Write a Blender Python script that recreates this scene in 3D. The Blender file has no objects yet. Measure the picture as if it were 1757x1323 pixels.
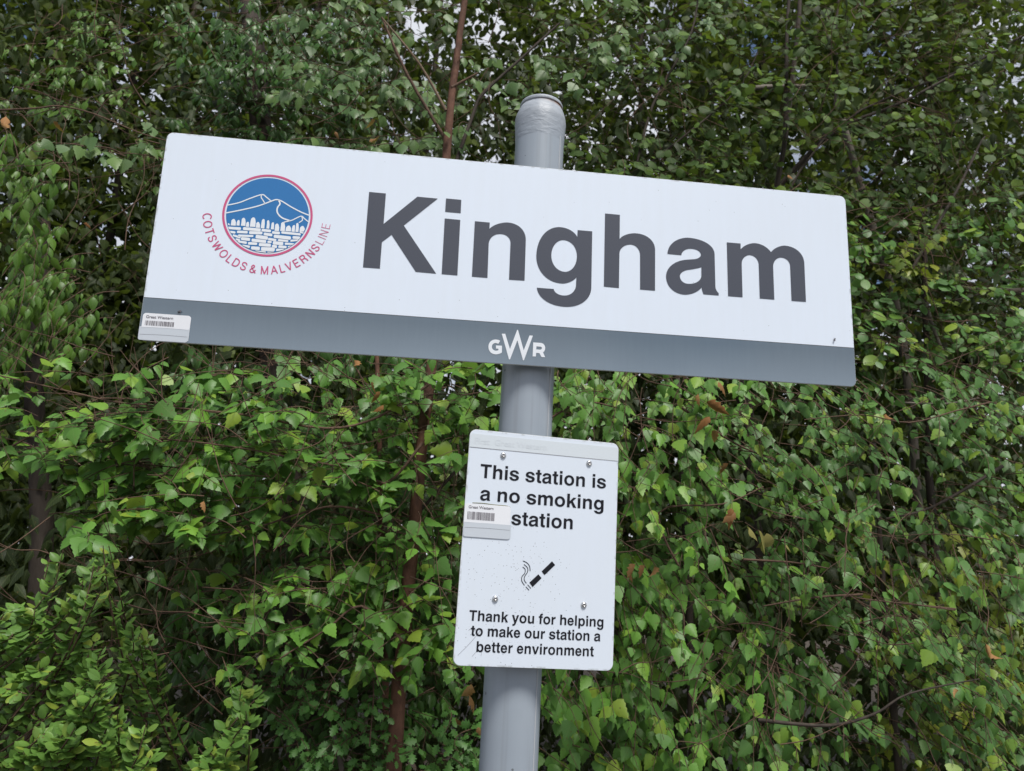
import bpy, math, random
import numpy as np
from mathutils import Vector, Matrix, noise
from mathutils.geometry import tessellate_polygon

SC = bpy.context.scene
Z0 = 2.45                                     # height of the station sign's top edge above the ground

# ---------------------------------------------------------------- camera
CAM = np.array([-0.1683288, -1.50158533, -0.86848667 + Z0])
RIGHT = np.array([0.99099252, -0.12283561, 0.05334084])
DOWN = np.array([0.08081303, 0.23092043, -0.96961075])
FWD = np.array([0.10678524, 0.96518763, 0.23876713])
F_PX = 1300.76                                # focal length in pixels of the 1757 px wide photograph
cd = bpy.data.cameras.new('camera')
cam = bpy.data.objects.new('camera', cd)
SC.collection.objects.link(cam)
cd.sensor_width = 36.0
cd.lens = F_PX / 1757 * 36.0
cd.clip_start = 0.02
cd.clip_end = 500
cd.dof.use_dof = True
cd.dof.focus_distance = 1.55
cd.dof.aperture_fstop = cd.lens / 3.4         # a phone's 3.4 mm wide opening
cam.matrix_world = Matrix(((RIGHT[0], -DOWN[0], -FWD[0], CAM[0]), (RIGHT[1], -DOWN[1], -FWD[1], CAM[1]),
                           (RIGHT[2], -DOWN[2], -FWD[2], CAM[2]), (0, 0, 0, 1)))
SC.camera = cam
SC.render.resolution_x, SC.render.resolution_y = 1024, 771

# ---------------------------------------------------------------- sky, sun, exposure
SUN_EL, SUN_AZ = math.radians(58), math.radians(162)      # azimuth from +y, clockwise: behind the camera, slightly right
world = bpy.data.worlds.new('World')
SC.world = world
world.use_nodes = True
wn, wl = world.node_tree.nodes, world.node_tree.links
bg = wn['Background']
sky = wn.new('ShaderNodeTexSky')
sky.sky_type = 'NISHITA'
sky.sun_disc = False
sky.sun_elevation = SUN_EL
sky.sun_rotation = SUN_AZ
tc = wn.new('ShaderNodeTexCoord')
cn = wn.new('ShaderNodeTexNoise')
cn.inputs['Scale'].default_value = 2.3
cn.inputs['Detail'].default_value = 7
cn.inputs['Roughness'].default_value = 0.6
cr = wn.new('ShaderNodeMapRange')
cr.inputs['From Min'].default_value = 0.42
cr.inputs['From Max'].default_value = 0.56
cm = wn.new('ShaderNodeMix')
cm.data_type = 'RGBA'
cm.inputs['B'].default_value = (8.4, 8.7, 9.4, 1)         # cloud, in the sky texture's own units
cmap = wn.new('ShaderNodeMapping'); cmap.inputs['Scale'].default_value = (-1, 1, 1)
wl.new(tc.outputs['Generated'], cmap.inputs['Vector']); wl.new(cmap.outputs[0], cn.inputs['Vector'])
cs = wn.new('ShaderNodeSeparateXYZ'); wl.new(tc.outputs['Generated'], cs.inputs[0])
hb = wn.new('ShaderNodeMapRange')                        # low cloud bank all the way round, added for the grey band to reflect
hb.inputs['From Min'].default_value = 0.15; hb.inputs['From Max'].default_value = 0.34
hb.inputs['To Min'].default_value = 0.22; hb.inputs['To Max'].default_value = 0.0
wl.new(cs.outputs['Z'], hb.inputs['Value'])
ha = wn.new('ShaderNodeMath'); ha.operation = 'ADD'
wl.new(cn.outputs['Fac'], ha.inputs[0]); wl.new(hb.outputs['Result'], ha.inputs[1])
wl.new(ha.outputs[0], cr.inputs['Value'])
wl.new(cr.outputs['Result'], cm.inputs['Factor'])
wl.new(sky.outputs['Color'], cm.inputs['A'])
wl.new(cm.outputs['Result'], bg.inputs['Color'])
bg.inputs['Strength'].default_value = 0.092
sl = bpy.data.lights.new('sun', 'SUN')
sl.energy = 3.9
sl.angle = math.radians(17)
sl.color = (1.0, 0.96, 0.90)
sun = bpy.data.objects.new('sun', sl)
SC.collection.objects.link(sun)
sd = Vector((math.sin(SUN_AZ) * math.cos(SUN_EL), math.cos(SUN_AZ) * math.cos(SUN_EL), math.sin(SUN_EL)))
sun.rotation_euler = sd.to_track_quat('Z', 'Y').to_euler()
SC.view_settings.view_transform = 'Standard'
SC.view_settings.look = 'None'
SC.view_settings.gamma = 1
SC.view_settings.use_curve_mapping = False
SC.view_settings.exposure = 0.0
SC.render.engine = 'CYCLES'
SC.cycles.max_bounces = 8
SC.cycles.transparent_max_bounces = 8

rnd = random.Random(7)
rng = np.random.default_rng(11)

# ---------------------------------------------------------------- helpers
def link(o):
    SC.collection.objects.link(o)
    return o

def tag(o, label=None, category=None, group=None, kind=None):
    if label: o['label'] = label
    if category: o['category'] = category
    if group: o['group'] = group
    if kind: o['kind'] = kind
    return o

def empty(name, loc=(0, 0, 0), mat=None):
    o = bpy.data.objects.new(name, None)
    o.empty_display_size = 0.05
    if mat is not None: o.matrix_world = mat
    else: o.location = loc
    return link(o)

def mesh_obj(name, verts, faces, mat, parent=None, smooth=False):
    me = bpy.data.meshes.new(name)
    me.from_pydata([tuple(v) for v in verts], [], faces)
    me.update()
    if mat: me.materials.append(mat)
    if smooth:
        me.polygons.foreach_set('use_smooth', [True] * len(me.polygons))
    o = bpy.data.objects.new(name, me)
    if parent: o.parent = parent
    return link(o)

def at(px, py, Y):
    """world point where the sight line through a pixel of the photograph meets the plane y = Y"""
    d = FWD * F_PX + RIGHT * (px - 878.5) + DOWN * (py - 661.5)
    return CAM + d * ((Y - CAM[1]) / d[1])

def to_px(P):
    q = np.asarray(P) - CAM
    f = q @ FWD
    return 878.5 + F_PX * (q @ RIGHT) / f, 661.5 + F_PX * (q @ DOWN) / f, f

def mat_new(name):
    m = bpy.data.materials.new(name)
    m.use_nodes = True
    nt = m.node_tree
    return m, nt.nodes, nt.links, nt.nodes['Principled BSDF']

def node(ns, t, **kw):
    n = ns.new(t)
    for k, v in kw.items():
        if k.startswith('i_'): n.inputs[k[2:].replace('_', ' ')].default_value = v
        else: setattr(n, k, v)
    return n

def mixc(ns, ls, fac, a, b, blend='MIX'):
    n = ns.new('ShaderNodeMix'); n.data_type = 'RGBA'; n.blend_type = blend
    for k, v in (('Factor', fac), ('A', a), ('B', b)):
        if hasattr(v, 'is_output'): ls.new(v, n.inputs[k])
        else: n.inputs[k].default_value = v if k == 'Factor' else (*v, 1)
    return n.outputs['Result']

def mth(ns, ls, op, a, b=0.0, clamp=False):
    n = ns.new('ShaderNodeMath'); n.operation = op; n.use_clamp = clamp
    for i, v in enumerate((a, b)):
        if hasattr(v, 'is_output'): ls.new(v, n.inputs[i])
        else: n.inputs[i].default_value = v
    return n.outputs[0]

def ramp(ns, ls, fac, stops, interp='LINEAR'):
    n = ns.new('ShaderNodeValToRGB'); cr_ = n.color_ramp; cr_.interpolation = interp
    while len(cr_.elements) < len(stops): cr_.elements.new(0.5)
    for e, (p, c) in zip(cr_.elements, stops): e.position = p; e.color = (*c, 1)
    ls.new(fac, n.inputs[0])
    return n.outputs['Color']

# ---------------------------------------------------------------- materials
def plain(name, col, rough=0.5, metal=0.0, spec=0.5):
    m, ns, ls, b = mat_new(name)
    nz = node(ns, 'ShaderNodeTexNoise', i_Scale=40.0, i_Detail=4.0)
    c = mixc(ns, ls, nz.outputs['Fac'], tuple(x * 0.92 for x in col), tuple(min(1, x * 1.06) for x in col))
    ls.new(c, b.inputs['Base Color'])
    b.inputs['Roughness'].default_value = rough
    b.inputs['Metallic'].default_value = metal
    b.inputs['Specular IOR Level'].default_value = spec
    return m

def panel_material(name, speck, cx, cz, r, hw, hh, base=(0.725, 0.805, 0.925)):
    """white enamel with fly specks gathered round one dirty spot and a few everywhere"""
    m, ns, ls, b = mat_new(name)
    t = node(ns, 'ShaderNodeTexCoord')
    vor = node(ns, 'ShaderNodeTexVoronoi', feature='F1', i_Scale=330.0, i_Randomness=1.0)
    ls.new(t.outputs['Object'], vor.inputs['Vector'])
    sx = node(ns, 'ShaderNodeSeparateXYZ'); ls.new(t.outputs['Object'], sx.inputs[0])
    dx = mth(ns, ls, 'SUBTRACT', sx.outputs['X'], cx); dz = mth(ns, ls, 'SUBTRACT', sx.outputs['Z'], cz)
    d = mth(ns, ls, 'SQRT', mth(ns, ls, 'ADD', mth(ns, ls, 'MULTIPLY', dx, dx), mth(ns, ls, 'MULTIPLY', mth(ns, ls, 'MULTIPLY', dz, dz), 0.35)))
    nz = node(ns, 'ShaderNodeTexNoise', i_Scale=22.0, i_Detail=3.0); ls.new(t.outputs['Object'], nz.inputs['Vector'])
    near = mth(ns, ls, 'SUBTRACT', 1.0, mth(ns, ls, 'DIVIDE', d, r), True)
    dens = mth(ns, ls, 'MULTIPLY', mth(ns, ls, 'ADD', mth(ns, ls, 'MULTIPLY', near, speck), 0.004), mth(ns, ls, 'MULTIPLY', nz.outputs['Fac'], 2.0))
    sc = node(ns, 'ShaderNodeSeparateColor'); ls.new(vor.outputs['Color'], sc.inputs[0])
    on = mth(ns, ls, 'LESS_THAN', sc.outputs[0], dens)
    size = mth(ns, ls, 'MULTIPLY', sc.outputs[1], 0.28)
    dot = mth(ns, ls, 'LESS_THAN', vor.outputs['Distance'], size)
    f = mth(ns, ls, 'MULTIPLY', mth(ns, ls, 'MULTIPLY', on, dot), 0.62)
    n2 = node(ns, 'ShaderNodeTexNoise', i_Scale=3.0, i_Detail=6.0); ls.new(t.outputs['Object'], n2.inputs['Vector'])
    mp = node(ns, 'ShaderNodeMapping'); mp.inputs['Scale'].default_value = (30, 1, 3)
    ls.new(t.outputs['Object'], mp.inputs['Vector'])
    n3 = node(ns, 'ShaderNodeTexNoise', i_Scale=2.0, i_Detail=5.0); ls.new(mp.outputs[0], n3.inputs['Vector'])
    film = mth(ns, ls, 'MULTIPLY', mth(ns, ls, 'ADD', n2.outputs['Fac'], n3.outputs['Fac']), 0.15)
    c = mixc(ns, ls, film, base, (0.55, 0.57, 0.56))
    # green-grey grime caught along the rim, broken up by noise
    ex = mth(ns, ls, 'SUBTRACT', hw, mth(ns, ls, 'ABSOLUTE', sx.outputs['X'])); ez = mth(ns, ls, 'SUBTRACT', hh, mth(ns, ls, 'ABSOLUTE', sx.outputs['Z']))
    er = node(ns, 'ShaderNodeMapRange'); ls.new(mth(ns, ls, 'MINIMUM', ex, ez), er.inputs['Value'])
    er.inputs['From Min'].default_value = 0.0045; er.inputs['From Max'].default_value = 0.0005
    n6 = node(ns, 'ShaderNodeTexNoise', i_Scale=70.0, i_Detail=5.0); ls.new(t.outputs['Object'], n6.inputs['Vector'])
    g6 = node(ns, 'ShaderNodeMapRange'); ls.new(n6.outputs['Fac'], g6.inputs['Value'])
    g6.inputs['From Min'].default_value = 0.50; g6.inputs['From Max'].default_value = 0.66
    c = mixc(ns, ls, mth(ns, ls, 'MULTIPLY', mth(ns, ls, 'MULTIPLY', er.outputs[0], g6.outputs[0]), 0.6), c, (0.13, 0.14, 0.09))
    c = mixc(ns, ls, f, c, (0.05, 0.05, 0.045))
    ls.new(c, b.inputs['Base Color'])
    b.inputs['Roughness'].default_value = 0.42
    b.inputs['Specular IOR Level'].default_value = 0.35
    return m

M_SIGN = panel_material('sign_enamel', 0.0, 9, 9, 1, 0.751, 0.2253)
M_NOTICE = panel_material('notice_enamel', 0.5, -0.06, -0.09, 0.13, 0.1568, 0.2230, (0.665, 0.735, 0.835))
M_EDGE = plain('panel_edge', (0.62, 0.64, 0.62), 0.5)
M_LETTER = plain('charcoal_vinyl', (0.072, 0.080, 0.104), 0.45, 0.0, 0.25)
M_BLACK = plain('black_print', (0.010, 0.011, 0.016), 0.5, 0.0, 0.2)
M_FAINT = plain('ghost_print', (0.585, 0.635, 0.68), 0.4)
M_STRIP = plain('strip_vinyl', (0.60, 0.655, 0.70), 0.4)
M_STICK = plain('sticker_paper', (0.74, 0.76, 0.80), 0.45)
M_STICK2 = plain('sticker_film', (0.52, 0.565, 0.62), 0.35)
M_BAR = plain('barcode_ink', (0.12, 0.11, 0.13), 0.5)
M_RED = plain('crimson_print', (0.56, 0.085, 0.21), 0.42)
M_BLUE = plain('blue_print', (0.026, 0.165, 0.42), 0.42, 0.0, 0.35)
M_WHITEP = plain('white_print', (0.74, 0.78, 0.83), 0.42)
M_STEEL = plain('bolt_steel', (0.62, 0.62, 0.62), 0.28, 1.0)
M_DARK = plain('dirt', (0.03, 0.03, 0.028), 0.6)

def band_material():
    m, ns, ls, b = mat_new('grey_reflective_band')
    t = node(ns, 'ShaderNodeTexCoord')
    n = node(ns, 'ShaderNodeTexNoise', i_Scale=5.0, i_Detail=6.0); ls.new(t.outputs['Object'], n.inputs['Vector'])
    mp = node(ns, 'ShaderNodeMapping'); mp.inputs['Scale'].default_value = (60, 1, 5)
    ls.new(t.outputs['Object'], mp.inputs['Vector'])
    n3 = node(ns, 'ShaderNodeTexNoise', i_Scale=2.0, i_Detail=5.0); ls.new(mp.outputs[0], n3.inputs['Vector'])
    f = mth(ns, ls, 'MULTIPLY', mth(ns, ls, 'ADD', n.outputs['Fac'], n3.outputs['Fac']), 0.5)
    c = mixc(ns, ls, f, (0.054, 0.088, 0.122), (0.084, 0.128, 0.170))
    # sky sheen painted into the colour, lighter towards the lower edge
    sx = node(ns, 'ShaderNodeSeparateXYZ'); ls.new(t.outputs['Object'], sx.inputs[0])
    sheen_z = node(ns, 'ShaderNodeMapRange'); ls.new(sx.outputs['Z'], sheen_z.inputs['Value'])
    sheen_z.inputs['From Min'].default_value = -0.15; sheen_z.inputs['From Max'].default_value = -0.225
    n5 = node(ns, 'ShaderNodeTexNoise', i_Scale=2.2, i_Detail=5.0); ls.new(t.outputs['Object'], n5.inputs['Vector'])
    c = mixc(ns, ls, mth(ns, ls, 'MULTIPLY', mth(ns, ls, 'MULTIPLY', sheen_z.outputs[0], n5.outputs['Fac']), 0.60), c, (0.27, 0.345, 0.42))
    ls.new(c, b.inputs['Base Color'])
    b.inputs['Roughness'].default_value = 0.13
    b.inputs['IOR'].default_value = 2.1
    return m
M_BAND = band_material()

def pole_material():
    m, ns, ls, b = mat_new('grey_paint')
    t = node(ns, 'ShaderNodeTexCoord')
    mp = node(ns, 'ShaderNodeMapping'); mp.inputs['Scale'].default_value = (28, 28, 1.2)
    ls.new(t.outputs['Object'], mp.inputs['Vector'])
    n = node(ns, 'ShaderNodeTexNoise', i_Scale=1.5, i_Detail=6.0); ls.new(mp.outputs[0], n.inputs['Vector'])
    n2 = node(ns, 'ShaderNodeTexNoise', i_Scale=9.0, i_Detail=8.0); ls.new(t.outputs['Object'], n2.inputs['Vector'])
    f = mth(ns, ls, 'MULTIPLY', mth(ns, ls, 'ADD', n.outputs['Fac'], n2.outputs['Fac']), 0.5)
    c = mixc(ns, ls, f, (0.235, 0.275, 0.325), (0.355, 0.40, 0.45))
    vor = node(ns, 'ShaderNodeTexVoronoi', i_Scale=55.0); ls.new(t.outputs['Object'], vor.inputs['Vector'])
    s = node(ns, 'ShaderNodeSeparateColor'); ls.new(vor.outputs['Color'], s.inputs[0])
    k = mth(ns, ls, 'MULTIPLY', mth(ns, ls, 'LESS_THAN', s.outputs[0], 0.06), mth(ns, ls, 'LESS_THAN', vor.outputs['Distance'], 0.16))
    c = mixc(ns, ls, mth(ns, ls, 'MULTIPLY', k, 0.7), c, (0.07, 0.07, 0.07))
    mp2 = node(ns, 'ShaderNodeMapping'); mp2.inputs['Scale'].default_value = (90, 90, 2.2)
    ls.new(t.outputs['Object'], mp2.inputs['Vector'])
    n4 = node(ns, 'ShaderNodeTexNoise', i_Scale=1.0, i_Detail=3.0); ls.new(mp2.outputs[0], n4.inputs['Vector'])
    dr = node(ns, 'ShaderNodeMapRange'); ls.new(n4.outputs['Fac'], dr.inputs['Value'])
    dr.inputs['From Min'].default_value = 0.56; dr.inputs['From Max'].default_value = 0.72
    c = mixc(ns, ls, mth(ns, ls, 'MULTIPLY', dr.outputs[0], 0.22), c, (0.17, 0.17, 0.17))
    ls.new(c, b.inputs['Base Color'])
    b.inputs['Roughness'].default_value = 0.36
    bp = node(ns, 'ShaderNodeBump', i_Strength=0.12, i_Distance=0.002); ls.new(n2.outputs['Fac'], bp.inputs['Height'])
    ls.new(bp.outputs[0], b.inputs['Normal'])
    return m
M_POLE = pole_material()

def cap_material():
    m, ns, ls, b = mat_new('wrinkled_paint')
    t = node(ns, 'ShaderNodeTexCoord')
    n = node(ns, 'ShaderNodeTexNoise', i_Scale=38.0, i_Detail=7.0, i_Distortion=1.6); ls.new(t.outputs['Object'], n.inputs['Vector'])
    mp = node(ns, 'ShaderNodeMapping'); mp.inputs['Scale'].default_value = (14, 14, 60); mp.inputs['Rotation'].default_value = (0.0, 0.35, 0)
    ls.new(t.outputs['Object'], mp.inputs['Vector'])
    n2 = node(ns, 'ShaderNodeTexNoise', i_Scale=1.6, i_Detail=6.0, i_Distortion=1.0); ls.new(mp.outputs[0], n2.inputs['Vector'])
    h = mth(ns, ls, 'ADD', n.outputs['Fac'], n2.outputs['Fac'])
    c = mixc(ns, ls, mth(ns, ls, 'MULTIPLY', h, 0.5), (0.225, 0.255, 0.295), (0.43, 0.465, 0.51))
    sx = node(ns, 'ShaderNodeSeparateXYZ'); ls.new(t.outputs['Object'], sx.inputs[0])
    bz = node(ns, 'ShaderNodeMapRange'); ls.new(sx.outputs['Z'], bz.inputs['Value'])
    bz.inputs['From Min'].default_value = -0.05; bz.inputs['From Max'].default_value = 0.01
    c = mixc(ns, ls, bz.outputs[0], (0.295, 0.335, 0.385), c)
    # rust creeping down from the lip on the right-hand side
    rz = node(ns, 'ShaderNodeMapRange'); ls.new(sx.outputs['Z'], rz.inputs['Value'])
    rz.inputs['From Min'].default_value = 0.034; rz.inputs['From Max'].default_value = 0.047
    rx = node(ns, 'ShaderNodeMapRange'); ls.new(sx.outputs['X'], rx.inputs['Value'])
    rx.inputs['From Min'].default_value = -0.02; rx.inputs['From Max'].default_value = 0.05
    below = mth(ns, ls, 'LESS_THAN', sx.outputs['Z'], 0.0475)
    rf = mth(ns, ls, 'MULTIPLY', mth(ns, ls, 'MULTIPLY', mth(ns, ls, 'MULTIPLY', rz.outputs[0], below), rx.outputs[0]), mth(ns, ls, 'MULTIPLY', n.outputs['Fac'], 1.9), True)
    c = mixc(ns, ls, rf, c, (0.20, 0.085, 0.03))
    ls.new(c, b.inputs['Base Color'])
    b.inputs['Roughness'].default_value = 0.5
    bp = node(ns, 'ShaderNodeBump', i_Strength=0.45, i_Distance=0.003); ls.new(h, bp.inputs['Height'])
    ls.new(bp.outputs[0], b.inputs['Normal'])
    return m
M_CAP = cap_material()

def node_geo(ns): return ns.new('ShaderNodeNewGeometry')

def leaf_material(name, stops, rough=0.41, transl=0.30, spec=0.34, vein=0.45):
    """colour varies leaf by leaf; ribs come from the leaf's own UV; undersides are paler; light comes through"""
    m, ns, ls, b = mat_new(name)
    oi = node(ns, 'ShaderNodeObjectInfo')
    at_ = node(ns, 'ShaderNodeAttribute', attribute_name='leaf_random')
    r = mth(ns, ls, 'FRACT', mth(ns, ls, 'ADD', oi.outputs['Random'], at_.outputs['Fac']))
    c = ramp(ns, ls, r, stops)
    uv = node(ns, 'ShaderNodeUVMap', uv_map='leaf_uv')
    sx = node(ns, 'ShaderNodeSeparateXYZ'); ls.new(uv.outputs[0], sx.inputs[0])
    ax = mth(ns, ls, 'ABSOLUTE', mth(ns, ls, 'SUBTRACT', sx.outputs['X'], 0.5))
    rib = mth(ns, ls, 'LESS_THAN', ax, 0.016)
    side = mth(ns, ls, 'SINE', mth(ns, ls, 'MULTIPLY', mth(ns, ls, 'SUBTRACT', sx.outputs['Y'], mth(ns, ls, 'MULTIPLY', ax, 1.1)), 46.0))
    side = mth(ns, ls, 'MULTIPLY', mth(ns, ls, 'GREATER_THAN', side, 0.72), 0.45)
    v = mth(ns, ls, 'MULTIPLY', mth(ns, ls, 'MAXIMUM', rib, side), vein)
    pale = mixc(ns, ls, 0.45, c, (0.24, 0.30, 0.12))
    c2 = mixc(ns, ls, v, c, pale)
    nz = node(ns, 'ShaderNodeTexNoise', i_Scale=60.0, i_Detail=4.0)
    c2 = mixc(ns, ls, mth(ns, ls, 'MULTIPLY', nz.outputs['Fac'], 0.5), c2, mixc(ns, ls, 0.6, c2, (0.05, 0.06, 0.015)))
    bl = node(ns, 'ShaderNodeTexNoise', i_Scale=95.0, i_Detail=2.0)
    tco = node(ns, 'ShaderNodeTexCoord'); ls.new(node_geo(ns).outputs['Position'], bl.inputs['Vector'])
    spot = mth(ns, ls, 'MULTIPLY', mth(ns, ls, 'GREATER_THAN', bl.outputs['Fac'], 0.69), 0.7)
    c2 = mixc(ns, ls, spot, c2, (0.13, 0.085, 0.03))
    geo = node(ns, 'ShaderNodeNewGeometry')
    under = mixc(ns, ls, 0.22, c2, (0.14, 0.22, 0.08))
    c3 = mixc(ns, ls, geo.outputs['Backfacing'], c2, under)
    ls.new(c3, b.inputs['Base Color'])
    b.inputs['Roughness'].default_value = rough
    b.inputs['Specular IOR Level'].default_value = spec
    bp = node(ns, 'ShaderNodeBump', i_Strength=0.35, i_Distance=0.001); ls.new(side, bp.inputs['Height'])
    ls.new(bp.outputs[0], b.inputs['Normal'])
    tr = node(ns, 'ShaderNodeBsdfTranslucent')
    tcol = mixc(ns, ls, 0.5, c2, (0.17, 0.24, 0.02))
    ls.new(tcol, tr.inputs['Color'])
    ms = node(ns, 'ShaderNodeMixShader'); ms.inputs[0].default_value = transl
    ls.new(b.outputs[0], ms.inputs[1]); ls.new(tr.outputs[0], ms.inputs[2])
    ls.new(ms.outputs[0], ns['Material Output'].inputs['Surface'])
    return m

G = lambda *s: [(i / max(1, len(s) - 1), c) for i, c in enumerate(s)]
M_BIRCH = leaf_material('birch_leaf', G((0.074, 0.195, 0.032), (0.098, 0.252, 0.039), (0.123, 0.307, 0.043), (0.104, 0.252, 0.057), (0.183, 0.422, 0.050), (0.306, 0.440, 0.055)))
M_BIRCH2 = leaf_material('birch_leaf_dull', G((0.054, 0.145, 0.032), (0.077, 0.202, 0.041), (0.102, 0.250, 0.051), (0.109, 0.250, 0.067), (0.143, 0.323, 0.047), (0.298, 0.430, 0.051)))
M_PALE = leaf_material('pale_leaf', G((0.074, 0.152, 0.051), (0.096, 0.190, 0.063), (0.122, 0.224, 0.063), (0.173, 0.293, 0.079), (0.104, 0.190, 0.068)))
M_IVY = leaf_material('ivy_leaf', G((0.021, 0.066, 0.011), (0.032, 0.099, 0.016), (0.046, 0.142, 0.021), (0.069, 0.194, 0.027)), 0.36, 0.16, 0.32)
M_IVYB = leaf_material('ivy_leaf_bright', G((0.062, 0.156, 0.017), (0.085, 0.200, 0.024), (0.133, 0.267, 0.029), (0.057, 0.144, 0.024)), 0.40, 0.22, 0.35)
M_IVYY = leaf_material('ivy_leaf_yellow', G((0.097, 0.165, 0.022), (0.213, 0.297, 0.025), (0.329, 0.363, 0.025), (0.136, 0.220, 0.032)), 0.4, 0.3)
M_COTO = leaf_material('small_leaf', G((0.093, 0.211, 0.040), (0.142, 0.298, 0.054), (0.197, 0.377, 0.065), (0.120, 0.255, 0.054), (0.328, 0.430, 0.058)), 0.4, 0.28, 0.35)
M_HAW = leaf_material('lobed_leaf', G((0.063, 0.196, 0.039), (0.101, 0.272, 0.054), (0.083, 0.218, 0.048)), 0.42, 0.25)
M_HAZEL = leaf_material('dark_round_leaf', G((0.038, 0.085, 0.017), (0.055, 0.117, 0.023), (0.073, 0.146, 0.026), (0.088, 0.176, 0.037), (0.176, 0.293, 0.027)), 0.52, 0.34, 0.22)
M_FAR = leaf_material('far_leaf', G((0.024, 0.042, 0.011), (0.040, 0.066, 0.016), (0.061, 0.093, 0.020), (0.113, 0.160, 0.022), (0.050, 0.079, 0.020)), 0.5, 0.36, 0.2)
M_UNDER = leaf_material('undergrowth_leaf', G((0.009, 0.020, 0.006), (0.015, 0.029, 0.008), (0.024, 0.042, 0.011)), 0.5, 0.18, 0.2)  # leaf colours darkened to deepen the shade inside the hedge
M_DEAD = leaf_material('dry_leaf', G((0.290, 0.117, 0.042), (0.420, 0.234, 0.090), (0.420, 0.207, 0.084), (0.224, 0.110, 0.048)), 0.6, 0.25, 0.2, 0.2)
M_YELLOW = leaf_material('yellow_leaf', G((0.26, 0.24, 0.06), (0.34, 0.30, 0.10)), 0.55, 0.3, 0.3)

def bark_material(name, a, b_, sc=30.0, band=6.0):
    m, ns, ls, b = mat_new(name)
    t = node(ns, 'ShaderNodeTexCoord')
    mp = node(ns, 'ShaderNodeMapping'); mp.inputs['Scale'].default_value = (sc, sc, band)
    ls.new(t.outputs['Object'], mp.inputs['Vector'])
    n = node(ns, 'ShaderNodeTexNoise', i_Scale=1.3, i_Detail=8.0, i_Roughness=0.65); ls.new(mp.outputs[0], n.inputs['Vector'])
    n2 = node(ns, 'ShaderNodeTexNoise', i_Scale=3.0, i_Detail=4.0); ls.new(t.outputs['Object'], n2.inputs['Vector'])
    f = mth(ns, ls, 'MULTIPLY', mth(ns, ls, 'ADD', n.outputs['Fac'], n2.outputs['Fac']), 0.5)
    mr = node(ns, 'ShaderNodeMapRange'); ls.new(f, mr.inputs['Value'])
    mr.inputs['From Min'].default_value = 0.38; mr.inputs['From Max'].default_value = 0.62
    ls.new(mixc(ns, ls, mr.outputs[0], a, b_), b.inputs['Base Color'])
    b.inputs['Roughness'].default_value = 0.8
    b.inputs['Specular IOR Level'].default_value = 0.25
    bp = node(ns, 'ShaderNodeBump', i_Strength=0.7, i_Distance=0.006); ls.new(n.outputs['Fac'], bp.inputs['Height'])
    ls.new(bp.outputs[0], b.inputs['Normal'])
    return m
B_RED = bark_material('red_brown_bark', (0.055, 0.028, 0.02), (0.17, 0.085, 0.055), 30, 22)
B_DARK = bark_material('dark_bark', (0.028, 0.022, 0.018), (0.07, 0.056, 0.045))
B_GREY = bark_material('grey_bark', (0.09, 0.075, 0.06), (0.20, 0.175, 0.145))
B_TAN = bark_material('tan_bark', (0.11, 0.075, 0.05), (0.22, 0.16, 0.11))
B_TWIG = bark_material('twig_bark', (0.06, 0.035, 0.025), (0.15, 0.095, 0.065), 60, 60)

# ---------------------------------------------------------------- setting: the ground
def grid_sheet(name, x0, x1, y0, y1, n, z, mat, amp=0.0):
    vs, fs = [], []
    for j in range(n + 1):
        for i in range(n + 1):
            x, y = x0 + (x1 - x0) * i / n, y0 + (y1 - y0) * j / n
            h = amp * noise.fractal(Vector((x * 0.7, y * 0.7, 3.1)), 1.0, 2.0, 4)
            vs.append((x, y, z + h))
    for j in range(n):
        for i in range(n):
            a = j * (n + 1) + i
            fs.append((a, a + 1, a + n + 2, a + n + 1))
    return mesh_obj(name, vs, fs, mat, smooth=True)

def soil_material():
    m, ns, ls, b = mat_new('leaf_litter_soil')
    t = node(ns, 'ShaderNodeTexCoord')
    v = node(ns, 'ShaderNodeTexVoronoi', i_Scale=26.0); ls.new(t.outputs['Object'], v.inputs['Vector'])
    n = node(ns, 'ShaderNodeTexNoise', i_Scale=6.0, i_Detail=8.0); ls.new(t.outputs['Object'], n.inputs['Vector'])
    c = mixc(ns, ls, n.outputs['Fac'], (0.018, 0.014, 0.010), (0.06, 0.045, 0.028))
    s = node(ns, 'ShaderNodeSeparateColor'); ls.new(v.outputs['Color'], s.inputs[0])
    c = mixc(ns, ls, mth(ns, ls, 'MULTIPLY', s.outputs[0], 0.5), c, (0.085, 0.06, 0.035))
    ls.new(c, b.inputs['Base Color']); b.inputs['Roughness'].default_value = 0.95
    bp = node(ns, 'ShaderNodeBump', i_Strength=0.8, i_Distance=0.02); ls.new(v.outputs['Distance'], bp.inputs['Height'])
    ls.new(bp.outputs[0], b.inputs['Normal'])
    return m
def asphalt_material():
    m, ns, ls, b = mat_new('platform_asphalt')
    t = node(ns, 'ShaderNodeTexCoord')
    n = node(ns, 'ShaderNodeTexNoise', i_Scale=120.0, i_Detail=6.0); ls.new(t.outputs['Object'], n.inputs['Vector'])
    ls.new(mixc(ns, ls, n.outputs['Fac'], (0.06, 0.06, 0.06), (0.16, 0.155, 0.15)), b.inputs['Base Color'])
    b.inputs['Roughness'].default_value = 0.85
    return m
tag(grid_sheet('ground', -150, 150, -150, 150, 60, -0.06, soil_material(), 0.05), kind='structure')
tag(grid_sheet('platform', -30, 30, -5.0, 0.25, 12, 0.03, asphalt_material()), kind='structure')

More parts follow.
